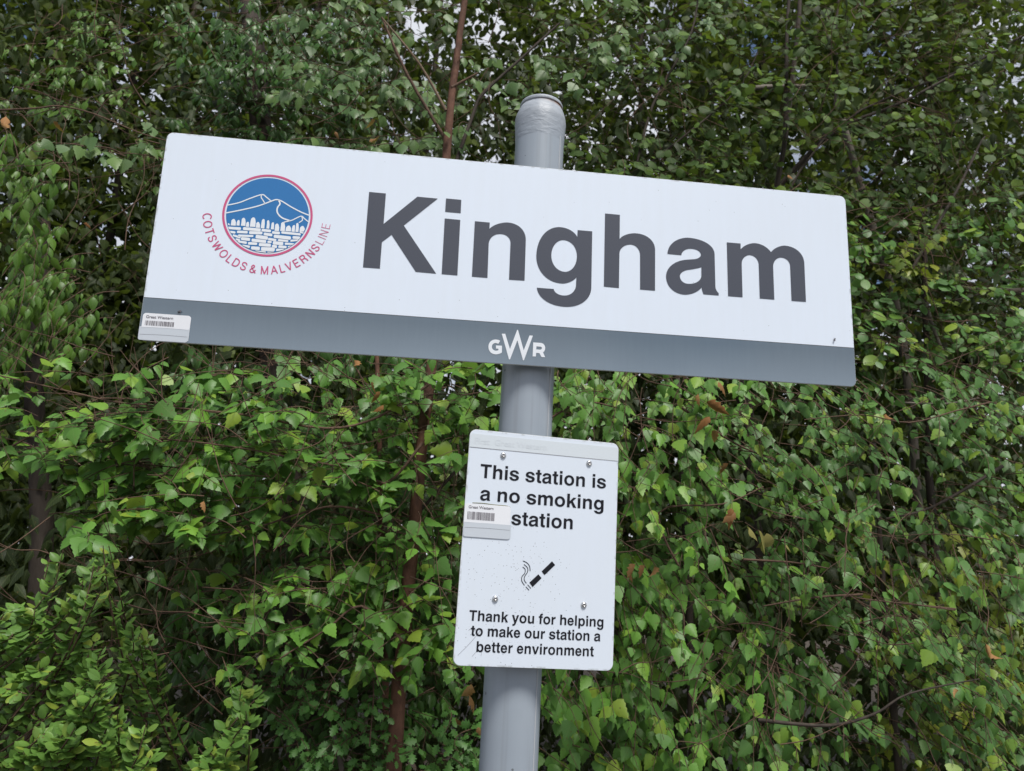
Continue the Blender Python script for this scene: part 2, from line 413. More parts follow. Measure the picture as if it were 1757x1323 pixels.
# ---------------------------------------------------------------- flat print: outlines to thin meshes
def parse(path, n=9, k=0.58):
    """M/L/K/Z outlines; K cx cy x y is a quarter curve pulled towards the corner (cx, cy)"""
    loops, cur, t, i, cmd = [], [], path.split(), 0, 'M'
    while i < len(t):
        if t[i].isalpha():
            cmd = t[i]; i += 1
            if cmd == 'Z':
                if cur: loops.append(cur)
                cur = []
            continue
        if cmd == 'K':
            cx, cy, x, y = map(float, t[i:i + 4]); i += 4
            x0, y0 = cur[-1]
            a = (x0 + (cx - x0) * k, y0 + (cy - y0) * k); b = (x + (cx - x) * k, y + (cy - y) * k)
            for j in range(1, n + 1):
                u = j / n; v = 1 - u
                cur.append((v ** 3 * x0 + 3 * v * v * u * a[0] + 3 * v * u * u * b[0] + u ** 3 * x,
                            v ** 3 * y0 + 3 * v * v * u * a[1] + 3 * v * u * u * b[1] + u ** 3 * y))
        else:
            cur.append((float(t[i]), float(t[i + 1]))); i += 2
    if cur: loops.append(cur)
    return loops

def clean(loop):
    out = []
    for p in loop:
        if not out or math.hypot(p[0] - out[-1][0], p[1] - out[-1][1]) > 1e-4: out.append(p)
    while len(out) > 1 and math.hypot(out[0][0] - out[-1][0], out[0][1] - out[-1][1]) < 1e-4: out.pop()
    return out

def area(l): return 0.5 * sum(l[i - 1][0] * l[i][1] - l[i][0] * l[i - 1][1] for i in range(len(l)))

def inside(p, l):
    c = False
    for i in range(len(l)):
        (x0, y0), (x1, y1) = l[i - 1], l[i]
        if (y0 > p[1]) != (y1 > p[1]) and p[0] < (x1 - x0) * (p[1] - y0) / (y1 - y0) + x0: c = not c
    return c

def fill(loops, y, thick=0.0):
    """triangles for outlines with holes, in the local x-z plane, facing local -y"""
    loops = [clean(l) for l in loops]
    outer = [l for l in loops if not any(o is not l and inside(l[0], o) for o in loops)]
    vs, fs = [], []
    for o in outer:
        grp = [o] + [l for l in loops if l is not o and inside(l[0], o)]
        base = len(vs)
        for l in grp: vs += [(p[0], y, p[1]) for p in l]
        flat = [p for l in grp for p in l]
        for tri in tessellate_polygon([[Vector((p[0], p[1], 0)) for p in l] for l in grp]):
            a, b, c = (flat[q] for q in tri)
            cr = (b[0] - a[0]) * (c[1] - a[1]) - (b[1] - a[1]) * (c[0] - a[0])
            if abs(cr) < 1e-14: continue
            fs.append([base + q for q in (tri if cr > 0 else tri[::-1])])   # ccw seen from -y
    return vs, fs

def join(parts):
    vs, fs = [], []
    for v, f in parts:
        b = len(vs); vs += list(v); fs += [[b + q for q in g] for g in f]
    return vs, fs

def scale_loops(loops, sx, sz=None, ox=0.0, oz=0.0):
    sz = sx if sz is None else sz
    return [[(ox + x * sx, oz + z * sz) for x, z in l] for l in loops]

def ribbon(pts, w, y, smooth=True):
    P = [Vector(p) for p in pts]
    if smooth and len(P) > 2:
        Q = []
        for i in range(len(P) - 1):
            a, b, c, d = P[max(0, i - 1)], P[i], P[i + 1], P[min(len(P) - 1, i + 2)]
            for j in range(6):
                t = j / 6
                Q.append(0.5 * ((2 * b) + (c - a) * t + (2 * a - 5 * b + 4 * c - d) * t * t + (3 * b - a - 3 * c + d) * t ** 3))
        P = Q + [P[-1]]
    vs, fs = [], []
    for i, p in enumerate(P):
        d = (P[min(len(P) - 1, i + 1)] - P[max(0, i - 1)]).normalized()
        nrm = Vector((-d.y, d.x)) * w / 2
        vs += [(p.x + nrm.x, y, p.y + nrm.y), (p.x - nrm.x, y, p.y - nrm.y)]
        if i: fs.append((2 * i - 2, 2 * i - 1, 2 * i + 1, 2 * i))
    return vs, fs

def round_rect(x0, x1, z0, z1, r, n=7):
    rs = r if isinstance(r, (list, tuple)) else [r] * 4
    out = []
    for (cx, cz, a0), q in zip(((x1, z1, 0), (x0, z1, 90), (x0, z0, 180), (x1, z0, 270)), rs):
        sx, sz = (1 if cx == x1 else -1), (1 if cz == z1 else -1)
        if q <= 0: out.append((cx, cz)); continue
        for j in range(n + 1):
            a = math.radians(a0 + 90 * j / n)
            out.append((cx - sx * q + q * math.cos(a), cz - sz * q + q * math.sin(a)))
    return out

def plate(name, outline, y0, y1, mat, edge, parent, bevel=0.0006):
    """sheet-metal plate between local y0 (front) and y1, its rim slightly eased"""
    n = len(outline)
    cx = sum(p[0] for p in outline) / n; cz = sum(p[1] for p in outline) / n
    L = [Vector(p) for p in outline]
    ins = []
    for i in range(n):
        e1 = (L[i] - L[i - 1]).normalized(); e2 = (L[(i + 1) % n] - L[i]).normalized()
        nn = Vector((-(e1.y + e2.y), e1.x + e2.x)).normalized()
        ins.append(L[i] + nn * bevel)
    vs = [(p.x, y0, p.y) for p in ins] + [(p.x, y0 + bevel, p.y) for p in L] + [(p.x, y1, p.y) for p in L]
    fs = [list(range(n))]
    for i in range(n):
        j = (i + 1) % n
        fs.append((i, n + i, n + j, j)); fs.append((n + i, 2 * n + i, 2 * n + j, n + j))
    fs.append(list(range(3 * n - 1, 2 * n - 1, -1)))
    o = mesh_obj(name, vs, fs, mat, parent)
    o.data.materials.append(edge)
    for p in list(o.data.polygons)[1:]: p.material_index = 1
    return o

MM = 0.001
KING = {
 'K':'M -327.9 130.8 L -292.6 130.6 L -292.5 61.1 L -225.8 129.7 L -182.2 129.5 L -250.2 61.4 L -176.0 -40.1 L -218.6 -39.6 L -274.1 38.2 L -293.0 20.1 L -292.9 -38.6 L -327.7 -38.7 Z',
 'i':'M -164.8 131.5 L -131.9 131.4 L -131.6 100.6 L -164.9 100.7 Z M -165.0 85.3 L -131.7 85.0 L -131.3 -40.4 L -164.4 -40.1 Z',
 'n':'M -100.4 85.0 L -68.2 84.8 L -68.3 70.2 K -58.0 85.5 -30.6 88.5 K 10.4 90.3 11.2 51.8 L 11.6 -40.3 L -21.7 -40.9 L -21.6 39.7 K -20.9 62.8 -44.4 60.7 K -67.8 59.8 -68.4 35.6 L -67.7 -40.6 L -100.7 -40.5 Z',
 'g':'M 124.3 84.9 L 156.6 84.8 L 156.6 -44.7 K 156.7 -87.7 104.9 -91.6 K 44.3 -95.4 38.4 -54.0 L 74.9 -54.0 K 77.4 -68.5 98.9 -66.8 K 121.6 -65.4 123.1 -41.8 L 123.6 -23.8 K 113.5 -38.8 93.3 -40.2 K 36.9 -42.1 35.1 17.4 K 34.1 83.7 82.6 88.1 K 112.9 90.4 123.7 68.7 Z M 93.4 59.1 K 123.0 59.9 123.7 25.0 K 124.4 -11.3 98.1 -13.5 K 68.6 -13.6 67.7 21.4 K 67.6 57.3 93.4 59.1 Z',
 'h':'M 184.7 129.5 L 218.1 129.3 L 217.9 72.4 K 226.3 86.7 252.1 89.0 K 297.9 91.7 298.0 53.9 L 297.6 -40.1 L 264.3 -40.0 L 264.1 37.1 K 264.5 63.8 241.0 61.7 K 217.6 58.5 217.8 37.7 L 217.3 -40.4 L 184.1 -39.8 Z',
 'a':'M 325.9 47.2 K 326.8 84.6 372.3 89.4 K 434.3 90.6 433.8 55.3 L 434.2 -20.1 K 434.3 -29.3 441.4 -34.4 L 441.3 -39.7 L 406.9 -39.7 K 403.7 -32.8 402.7 -24.2 K 391.1 -41.8 365.2 -43.9 K 322.3 -45.0 322.5 -5.0 K 322.6 30.7 370.6 37.5 L 387.7 40.1 K 401.9 43.2 402.2 51.4 K 402.2 65.9 377.7 63.8 K 358.4 61.6 357.6 46.9 Z M 402.9 22.6 K 391.9 18.0 373.8 14.2 K 353.8 10.2 353.7 -2.5 K 354.2 -19.9 373.8 -18.3 K 402.3 -16.9 402.6 3.8 Z',
 'm':'M 462.6 86.3 L 494.7 86.3 L 494.6 72.3 K 505.9 88.2 526.9 90.0 K 552.7 91.6 565.3 71.8 K 577.2 88.5 598.4 90.4 K 643.3 91.2 643.2 51.9 L 643.0 -38.9 L 609.3 -39.0 L 609.4 42.0 K 609.0 62.8 587.9 61.0 K 569.1 58.6 569.2 36.3 L 569.3 -39.3 L 535.6 -39.2 L 535.6 40.5 K 534.2 62.0 514.4 60.6 K 495.8 57.8 496.0 37.2 L 496.0 -39.5 L 462.9 -39.6 Z',
}
GWR = {
 'W':'M -32.4 -161.0 L -25.1 -160.7 L -14.0 -192.8 L -0.3 -150.4 L 1.4 -150.3 L 15.0 -193.6 L 26.2 -160.6 L 33.3 -160.6 L 16.2 -214.7 L 14.3 -214.9 L 0.9 -172.8 L -13.0 -214.9 L -15.1 -215.1 Z',
 'G':'M -35.1 -176.5 K -39.4 -174.0 -45.0 -174.4 K -59.8 -175.8 -59.1 -191.0 K -58.4 -207.3 -43.0 -206.2 K -34.7 -205.5 -30.5 -201.2 L -30.9 -186.9 L -43.5 -187.1 L -43.2 -193.8 L -38.1 -193.9 L -38.0 -197.0 K -39.9 -198.3 -42.8 -198.5 K -51.5 -198.7 -51.9 -190.7 K -52.2 -182.7 -44.7 -182.0 K -41.1 -182.0 -39.0 -183.6 Z',
 'R':'M 34.5 -175.1 L 49.8 -175.1 K 59.8 -174.9 60.1 -185.1 K 60.3 -192.4 55.8 -195.1 L 60.5 -205.2 L 53.1 -205.5 L 48.0 -197.3 L 41.3 -197.3 L 40.9 -205.1 L 34.2 -205.4 Z M 41.5 -183.2 L 49.5 -183.3 K 53.3 -183.4 53.2 -186.1 K 53.1 -189.4 49.2 -189.9 L 41.3 -189.7 Z',
}
# letters of the notice, 720 units to the capital height
CAPU = 720 / 169.7
def from_king(ch, lsb):
    L = parse(KING[ch], 7)
    x0 = min(p[0] for l in L for p in l)
    return [[((x - x0) * CAPU + lsb, (z + 39.9) * CAPU) for x, z in l] for l in L]
def flip(loops, w): return [[(w - x, 532 - z) for x, z in l] for l in loops]
FONT = {k: (from_king(k, lsb), adv) for k, lsb, adv in (('i', 69, 278), ('n', 65, 611), ('g', 36, 611), ('h', 65, 611), ('a', 29, 556), ('m', 64, 889))}
FONT['u'] = (flip(FONT['n'][0], 611), 611)
_b = "M 62 0 L 62 718 L 202 718 L 202 470 K 250 546 345 546 K 578 546 578 264 K 578 -14 350 -14 K 245 -14 196 62 L 196 0 Z M 320 434 K 436 434 436 266 K 436 98 320 98 K 198 98 198 266 K 198 434 320 434 Z"
for ch, adv, d in (
    ('T', 611, "M 234 0 L 377 0 L 377 600 L 590 600 L 590 720 L 21 720 L 21 600 L 234 600 Z"),
    ('l', 278, "M 69 0 L 209 0 L 209 718 L 69 718 Z"),
    ('r', 389, "M 64 0 L 64 532 L 198 532 L 198 440 K 240 546 345 546 L 373 546 L 373 404 L 320 404 K 204 404 204 285 L 204 0 Z"),
    ('o', 611, "M 306 546 K 577 546 577 266 K 577 -14 306 -14 K 34 -14 34 266 K 34 546 306 546 Z M 306 434 K 437 434 437 266 K 437 98 306 98 K 174 98 174 266 K 174 434 306 434 Z"),
    ('s', 556, "M 515 372 K 508 546 278 546 K 42 546 42 368 K 42 262 160 232 L 330 190 K 386 176 386 148 K 386 86 282 86 K 176 86 172 172 L 28 172 K 34 -14 280 -14 K 528 -14 528 162 K 528 268 410 298 L 240 340 K 182 355 182 388 K 182 446 272 446 K 368 446 376 372 Z"),
    ('t', 333, "M 10 532 L 92 532 L 92 678 L 232 678 L 232 532 L 316 532 L 316 432 L 232 432 L 232 158 K 232 96 280 96 L 318 98 L 318 -6 K 285 -12 240 -12 K 92 -12 92 110 L 92 432 L 10 432 Z"),
    ('k', 556, "M 66 0 L 66 718 L 206 718 L 206 330 L 385 532 L 550 532 L 366 340 L 560 0 L 395 0 L 272 242 L 206 172 L 206 0 Z"),
    ('y', 556, "M 10 532 L 165 532 L 283 175 L 398 532 L 546 532 L 330 -60 K 280 -214 140 -214 L 72 -210 L 72 -92 L 118 -94 K 186 -94 202 -30 L 208 0 Z"),
    ('f', 333, "M 88 0 L 88 432 L 10 432 L 10 532 L 88 532 L 88 570 K 88 726 240 726 L 318 722 L 318 612 L 275 614 K 228 614 228 566 L 228 532 L 318 532 L 318 432 L 228 432 L 228 0 Z"),
    ('b', 611, _b),
    ('e', 556, "M 526 222 L 168 222 K 176 98 286 98 K 356 98 378 160 L 516 160 K 470 -14 280 -14 K 30 -14 30 266 K 30 546 282 546 K 528 546 526 222 Z M 170 316 L 384 316 K 372 434 278 434 K 184 434 170 316 Z"),
    ('v', 556, "M 8 532 L 160 532 L 280 160 L 398 532 L 548 532 L 352 0 L 205 0 Z")):
    FONT[ch] = (parse(d, 6), adv)
FONT['p'] = ([[(x, 532 - z) for x, z in l] for l in FONT['b'][0]], 611)
FONT[' '] = ([], 278)

def text_line(txt, x0, x1, base, cap, y):
    adv, run = [], 0.0
    for ch in txt: adv.append(run); run += FONT[ch][1]
    ink0 = min(p[0] for l in FONT[txt[0]][0] for p in l)
    ink1 = adv[-1] + max(p[0] for l in FONT[txt[-1]][0] for p in l)
    sx = (x1 - x0) / (ink1 - ink0); sz = cap / 720
    parts = []
    for ch, a in zip(txt, adv):
        if FONT[ch][0]: parts.append(fill(scale_loops(FONT[ch][0], sx, sz, x0 + (a - ink0) * sx, base), y))
    return join(parts)

def builtin_text(txt, size, offset=0.0):
    """Blender's own built-in lettering as a flat mesh: vertices in x-z, and its ink width"""
    c = bpy.data.curves.new('t', 'FONT'); c.body = txt; c.size = size; c.offset = offset; c.resolution_u = 3; c.fill_mode = 'FRONT'
    o = bpy.data.objects.new('t', c); SC.collection.objects.link(o)
    me = o.evaluated_get(bpy.context.evaluated_depsgraph_get()).to_mesh()
    vs = [(v.co.x, v.co.y) for v in me.vertices]; fs = [list(p.vertices) for p in me.polygons]
    if me.polygons and me.polygons[0].normal.z < 0: fs = [f[::-1] for f in fs]
    o.to_mesh_clear(); bpy.data.objects.remove(o); bpy.data.curves.remove(c)
    return vs, fs

def frame(o, ex, ez, extra=(0, 0, 0)):
    ex, ez = Vector(ex).normalized(), Vector(ez).normalized(); ey = ez.cross(ex)
    return Matrix(((ex.x, ey.x, ez.x, o[0] + extra[0]), (ex.y, ey.y, ez.y, o[1] + extra[1]), (ex.z, ey.z, ez.z, o[2] + Z0 + extra[2]), (0, 0, 0, 1)))

# ---------------------------------------------------------------- station name sign
sign = empty('station_name_sign', mat=frame((0, 0, -0.22528), (0.9998059, 0, 0.01970209), (-0.01970209, -0.02951289, 0.9998059)))
tag(sign, 'long white station name sign reading Kingham, with a grey band along its foot', 'sign')
HW, HH = 0.751, 0.22528
plate('panel', round_rect(-HW, HW, -HH, HH, 0.0135), 0, 0.0035, M_SIGN, M_EDGE, sign)
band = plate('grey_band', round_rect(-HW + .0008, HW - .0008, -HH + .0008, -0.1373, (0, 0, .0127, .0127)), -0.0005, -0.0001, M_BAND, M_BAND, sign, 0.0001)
bl = ribbon([(-HW + .001, -0.1372), (HW - .001, -0.1372)], 0.0009, -0.0007, False)
mesh_obj('dirt_line', *bl, M_DARK, sign)
for ch in 'Kingham':
    v, f = fill(scale_loops(parse(KING[ch], 14), MM), -0.0006)
    mesh_obj('letter', v, f, M_LETTER, sign)
for ch in 'GWR':
    v, f = fill(scale_loops(parse(GWR[ch]), MM), -0.0011)
    mesh_obj('logo_letter', v, f, M_WHITEP, sign)

# round emblem: crimson ring, blue disc, white hills, stones and wall
EX, EZ, ER = -0.5302, 0.0590, 0.0910
ring = lambda r, n=96: [(EX + r * math.cos(2 * math.pi * i / n), EZ + r * math.sin(2 * math.pi * i / n)) for i in range(n)]
emb = mesh_obj('emblem', *fill([ring(ER - .0078)], -0.0006), M_BLUE, sign)
mesh_obj('emblem_ring', *fill([ring(ER), ring(ER - .0045)], -0.0006), M_RED, emb)
HILLS = ['-612.8 73.5 -590.1 81.0 -567.4 93.4 -546.2 103.1 -536.6 98.0 -526.8 90.6', '-613.2 55.8 -582.4 65.7 -551.6 77.1 -526.7 90.0 -516.1 94.8 -504.7 92.1 -485.4 81.6 -464.2 71.9 -447.0 66.2', '-547.2 102.5 -547.2 96.9 -542.9 90.6 -538.2 83.7', '-512.0 94.7 -508.1 86.1 -512.3 76.8 -511.2 65.8 -501.1 55.6 -484.5 50.5', '-496.1 46.1 -480.5 51.9 -463.3 62.4 -455.8 58.0 -447.1 51.7', '-461.2 61.5 -459.5 53.9 -466.0 47.7']
STONES_UP = ['-608.3 29.2 -603.3 29.0 -606.4 33.7', '-601.3 29.4 -591.5 29.6 -598.0 44.0', '-590.0 30.4 -584.0 30.3 -588.3 42.7', '-581.0 30.6 -572.3 30.7 -578.6 48.4', '-571.3 29.3 -565.0 29.2 -569.4 40.4', '-563.3 30.0 -552.3 30.3 -560.1 51.2', '-551.2 28.9 -543.0 29.0 -548.5 41.9', '-541.2 28.7 -534.0 28.7 -539.7 49.4', '-530.0 29.1 -524.2 28.9 -529.1 47.5', '-520.9 28.3 -514.9 28.2 -519.5 43.9', '-513.2 25.3 -504.2 25.4 -510.4 41.9', '-501.7 26.3 -492.6 26.5 -499.2 46.4', '-491.2 26.6 -480.2 26.9 -487.0 39.6', '-478.9 26.6 -472.5 26.5 -477.2 41.8', '-471.1 26.9 -465.0 26.8 -470.0 46.9', '-463.1 27.6 -452.0 27.9 -458.9 41.3']
STONES = ['-606.9 26.0 -580.2 26.7 -606.3 20.6', '-576.3 27.7 -540.9 27.6 -575.7 21.8', '-539.0 27.4 -520.0 26.9 -538.5 21.9', '-517.7 24.2 -501.6 23.9 -517.1 18.8', '-499.2 25.7 -459.8 24.4 -498.7 20.9', '-462.1 28.1 -453.9 26.7 -461.9 25.5', '-602.0 17.3 -590.0 16.6 -601.5 13.0', '-587.3 19.0 -566.0 19.9 -586.8 13.8', '-563.2 20.1 -536.8 21.4 -562.6 14.0', '-534.0 19.5 -516.5 18.4 -533.4 13.8', '-513.4 16.9 -478.7 15.6 -512.7 10.0', '-475.6 17.0 -460.1 16.8 -475.1 11.8', '-594.7 10.5 -579.0 6.7 -594.2 6.2', '-584.8 10.5 -554.0 12.2 -584.3 6.2', '-549.3 13.3 -524.9 11.9 -548.6 5.9', '-524.2 8.9 -507.4 7.6 -523.7 4.2', '-504.4 7.8 -483.3 7.5 -504.0 3.5', '-479.4 8.5 -462.5 10.9 -479.0 4.2', '-588.4 1.9 -579.4 1.2 -588.0 -2.0', '-577.9 5.7 -559.6 5.1 -577.3 -0.4', '-556.6 4.3 -527.4 3.6 -555.9 -2.2', '-524.9 2.3 -516.3 2.4 -524.4 -2.0', '-513.9 2.6 -492.9 2.3 -513.2 -4.3', '-489.8 1.5 -470.7 1.4 -489.3 -3.3', '-584.0 -2.5 -565.5 -3.0 -583.4 -7.6', '-563.0 -3.9 -544.8 -3.4 -562.5 -9.1', '-541.2 -4.1 -517.3 -3.6 -540.5 -10.6', '-514.7 -5.5 -504.7 -6.0 -514.1 -11.6', '-502.1 -5.7 -485.5 -5.8 -501.6 -10.9', '-483.1 -5.6 -475.2 -3.8 -482.7 -9.1', '-574.2 -10.3 -558.3 -11.5 -573.7 -15.1', '-555.8 -12.6 -538.3 -12.6 -555.1 -19.1', '-535.9 -12.4 -508.6 -11.1 -535.1 -20.2', '-505.9 -13.5 -489.5 -12.1 -505.4 -18.7', '-547.3 -21.0 -525.5 -21.3 -547.1 -23.2', '-523.1 -21.5 -509.6 -20.3 -522.9 -23.2']
W_ = (.0024, .0026, .0020, .0030, .0022, .0020)
for s, w in zip(HILLS, W_):
    q = list(map(float, s.split())); pts = [(q[i] * MM, q[i + 1] * MM) for i in range(0, len(q), 2)]
    pts = [(x, z) if math.hypot(x - EX, z - EZ) < ER - .008 else (EX + (x - EX) * (ER - .0079) / math.hypot(x - EX, z - EZ), EZ + (z - EZ) * (ER - .0079) / math.hypot(x - EX, z - EZ)) for x, z in pts]
    mesh_obj('hill_line', *ribbon(pts, w, -0.0010), M_WHITEP, emb)
def clip_disc(l, r):
    out = []
    for x, z in l:
        d = math.hypot(x - EX, z - EZ)
        out.append((x, z) if d <= r else (EX + (x - EX) * r / d, EZ + (z - EZ) * r / d))
    return out
def blob(x0, z0, x1, z1, top, bot, r):
    """rounded four-sided stone, its corners eased and its edges uneven"""
    c = [(x0, z0 + bot), (x1, z1 + bot), (x1, z1 + top), (x0, z0 + top)]
    out = []
    for i in range(4):
        p, a, b = Vector(c[i]), Vector(c[i - 1]), Vector(c[(i + 1) % 4])
        ra, rb = min(r, (a - p).length * .45), min(r, (b - p).length * .45)
        s, e = p + (a - p).normalized() * ra, p + (b - p).normalized() * rb
        for j in range(4):
            t = j / 3
            out.append(tuple((1 - t) ** 2 * s + 2 * t * (1 - t) * p + t * t * e))
    return [(x + rnd.uniform(-.0002, .0002), z + rnd.uniform(-.0002, .0002)) for x, z in out]
for s in STONES_UP:
    a, b, c, d, e, t = [float(v) * MM for v in s.split()]
    m_ = (a + c) / 2 + rnd.uniform(-.0008, .0008); w = (c - a)
    l = [(a, b), (c, d), (c - w * .02, (t + d) / 2), (m_ + w * .34, t - w * .25), (m_ + w * .12, t), (m_ - w * .15, t - w * .05), (m_ - w * .40, t - w * .35), (a + w * .03, (t + b) / 2)]
    mesh_obj('stone', *fill([clip_disc(l, ER - .0095)], -0.0010), M_WHITEP, emb)
for s in STONES:
    x0, z0, x1, z1, xb, zb = [float(v) * MM for v in s.split()]
    mesh_obj('stone', *fill([clip_disc(blob(x0, z0, x1, z1, 0.0002, zb - z0 - .0002, .0022), ER - .0082)], -0.0010), M_WHITEP, emb)

# lettering round the foot of the emblem, drawn as plain strokes (unit capital height)
def arc_(cx, cz, rx, rz, a0, a1, n=9): return [(cx + rx * math.cos(math.radians(a0 + (a1 - a0) * k / n)), cz + rz * math.sin(math.radians(a0 + (a1 - a0) * k / n))) for k in range(n + 1)]
CAPS = {
 'C': (.74, [arc_(.40, .5, .36, .47, 45, 315, 14)]), 'O': (.80, [arc_(.40, .5, .36, .46, 90, 450, 18)]), 'T': (.62, [[(.0, .95), (.62, .95)], [(.31, 0), (.31, .91)]]),
 'S': (.66, [[(.60, .72), (.52, .88), (.33, .95), (.13, .88), (.09, .72), (.17, .58), (.46, .46), (.59, .31), (.54, .13), (.32, .05), (.12, .12), (.05, .30)]]),
 'W': (.96, [[(.03, 1), (.24, .04)], [(.24, .04), (.48, .97)], [(.48, .97), (.72, .04)], [(.72, .04), (.93, 1)]]), 'L': (.56, [[(.08, 0), (.08, 1)], [(.13, .05), (.56, .05)]]),
 'D': (.74, [[(.08, 0), (.08, 1)], [(.12, .95), (.34, .95), (.55, .87), (.66, .68), (.68, .5), (.66, .32), (.55, .13), (.34, .05), (.12, .05)]]),
 '&': (.74, [[(.72, .02), (.18, .62), (.17, .82), (.30, .94), (.44, .84), (.42, .70), (.14, .42), (.06, .26), (.14, .09), (.32, .04), (.50, .14), (.66, .42)]]),
 'M': (.84, [[(.07, 0), (.07, 1)], [(.07, .98), (.42, .04)], [(.42, .04), (.77, .98)], [(.77, 1), (.77, 0)]]), 'A': (.72, [[(.02, 0), (.36, .98)], [(.36, .98), (.70, 0)], [(.16, .34), (.56, .34)]]),
 'V': (.68, [[(.02, 1), (.34, .03)], [(.34, .03), (.66, 1)]]), 'E': (.62, [[(.08, 0), (.08, 1)], [(.12, .95), (.60, .95)], [(.12, .52), (.56, .52)], [(.12, .05), (.62, .05)]]),
 'R': (.70, [[(.08, 0), (.08, 1)], [(.12, .95), (.42, .95), (.58, .88), (.61, .73), (.57, .58), (.42, .51), (.12, .51)], [(.46, .50), (.60, .34), (.66, 0)]]),
 'N': (.72, [[(.07, 0), (.07, 1)], [(.07, .98), (.65, .02)], [(.65, 0), (.65, 1)]]), 'I': (.16, [[(.08, 0), (.08, 1)]])}
vs_, fs_, vl, fl = [], [], [], []
RT = 0.1205
ARC = (('C', -173.3), ('O', -165.0), ('T', -157.3), ('S', -149.6), ('W', -140.3), ('O', -130.4), ('L', -122.6), ('D', -115.3), ('S', -107.3), ('&', -98.0), ('M', -87.2),
       ('A', -78.2), ('L', -70.6), ('V', -63.7), ('E', -56.0), ('R', -47.9), ('N', -39.4), ('S', -31.6), ('L', -23.9), ('I', -19.4), ('N', -14.2), ('E', -6.6))
CAP_T = 0.0176
for i, (ch, deg) in enumerate(ARC):
    thin = i >= 18
    a = math.radians(deg); ux, uz = -math.sin(a), math.cos(a)       # reading direction along the arc
    nx, nz = -math.cos(a), -math.sin(a)                              # letter tops point to the centre
    V, F = (vl, fl) if thin else (vs_, fs_)
    w, strokes = CAPS[ch]
    for q, st_ in enumerate(strokes):
        r, g = ribbon(st_, .065 if thin else .125, -0.0006 - q * .00004, len(st_) > 3)
        b = len(V)
        for x, y, z in r:
            s_, t_ = (x - w / 2) * CAP_T, (z - .5) * CAP_T
            V.append((EX + RT * math.cos(a) + s_ * ux + t_ * nx, y, EZ + RT * math.sin(a) + s_ * uz + t_ * nz))
        F += [[b + k for k in f_] for f_ in g]
mesh_obj('lettering', vs_, fs_, M_RED, emb)
mesh_obj('lettering', vl, fl, M_RED, emb)

# asset stickers (their matrix codes are left out)
def sticker(parent, st, low, txt, bar, y, seed, peel):
    o = plate('sticker', round_rect(st[0], st[1], st[2], st[3], (.006, .006, .004, .004)), y - .0004, y, M_STICK, M_STICK, parent, 0.0001)
    mesh_obj('clear_film', *fill([round_rect(low[0], low[1], low[2], low[3], (.001, .001, .004, .006))], y - .0008), M_STICK2, o)
    for z, w in peel: mesh_obj('crease', *ribbon([(low[0] + .002, z), ((low[0] + low[1]) / 2, z + .0012), (low[1] - .002, z + .0004)], w, y - .0011), M_BAR if w < .0005 else M_STICK, o)
    v, f = builtin_text('Great Western', 1.0, 0.012)
    w = max(p[0] for p in v) - min(p[0] for p in v); x0 = min(p[0] for p in v)
    s = (txt[1] - txt[0]) / w
    mesh_obj('lettering', [(txt[0] + (p[0] - x0) * s, y - .0008, txt[2] + p[1] * s) for p in v], f, M_BAR, o)
    r_ = random.Random(seed); x = bar[0]; parts = []
    while x < bar[1]:
        w = r_.choice((.0006, .0006, .0012, .0018)); g = r_.choice((.0006, .0006, .0012))
        parts.append(([(x, y - .0008, bar[2]), (x + w, y - .0008, bar[2]), (x + w, y - .0008, bar[3]), (x, y - .0008, bar[3])], [(0, 1, 2, 3)]))
        x += w + g
    mesh_obj('barcode', *join(parts), M_BAR, o)
sticker(sign, (-.7466, -.6552, -.2230, -.1692), (-.7500, -.6555, -.2245, -.1975), (-.7405, -.6889, -.1795), (-.7407, -.6865, -.1942, -.1846), -0.0006, 3, ((-.1985, .0009), (-.2135, .0004)))
lf = plate('old_sticker', round_rect(-.7505, -.7462, -.2240, -.1972, (0, .001, .010, 0)), -0.0009, -0.0006, M_STICK2, M_STICK2, sign, 0.0001)

# support channels behind the sign and their clamps round the post
for z in (0.12, -0.12):
    c = [(-.55, .0035), (.55, .0035), (.55, .016), (-.55, .016)]
    mesh_obj('rear_channel', [(x, y, z - .015) for x, y in c] + [(x, y, z + .015) for x, y in c],
             [(0, 1, 2, 3)[::-1], (4, 5, 6, 7), (0, 1, 5, 4), (1, 2, 6, 5), (2, 3, 7, 6), (3, 0, 4, 7)], M_STEEL, sign)

# ---------------------------------------------------------------- no smoking notice
notice = empty('no_smoking_notice', mat=frame((0.07219425, 0.00276619, -0.81985067), (0.99454869, 0.10407694, -0.00639545), (0.00636, 0.00066563, 0.99997955)))
tag(notice, 'small upright white no smoking notice bolted to the post below the long sign', 'notice')
NW, NH = 0.15678, 0.22303
plate('panel', round_rect(-NW, NW, -NH, NH, 0.0135), 0, 0.003, M_NOTICE, M_EDGE, notice)
sv = plate('top_strip', round_rect(-NW + .0015, NW - .0008, 0.1866, 0.2144, (.004, .004, 0, 0)), -.0004, 0, M_STRIP, M_STRIP, notice, 0.0001)
mesh_obj('strip_edge', *ribbon([(-NW + .001, 0.1866), (NW - .001, 0.1862)], .0007, -.0006, False), M_BAR, sv)
v, f = builtin_text('First  Great Western', 1.0, 0.01)
w0, w1 = min(p[0] for p in v), max(p[0] for p in v); s = .148 / (w1 - w0)
mesh_obj('ghost_lettering', [(-.146 + (p[0] - w0) * s, -.0007, .1945 + p[1] * s) for p in v], f, M_FAINT, sv)
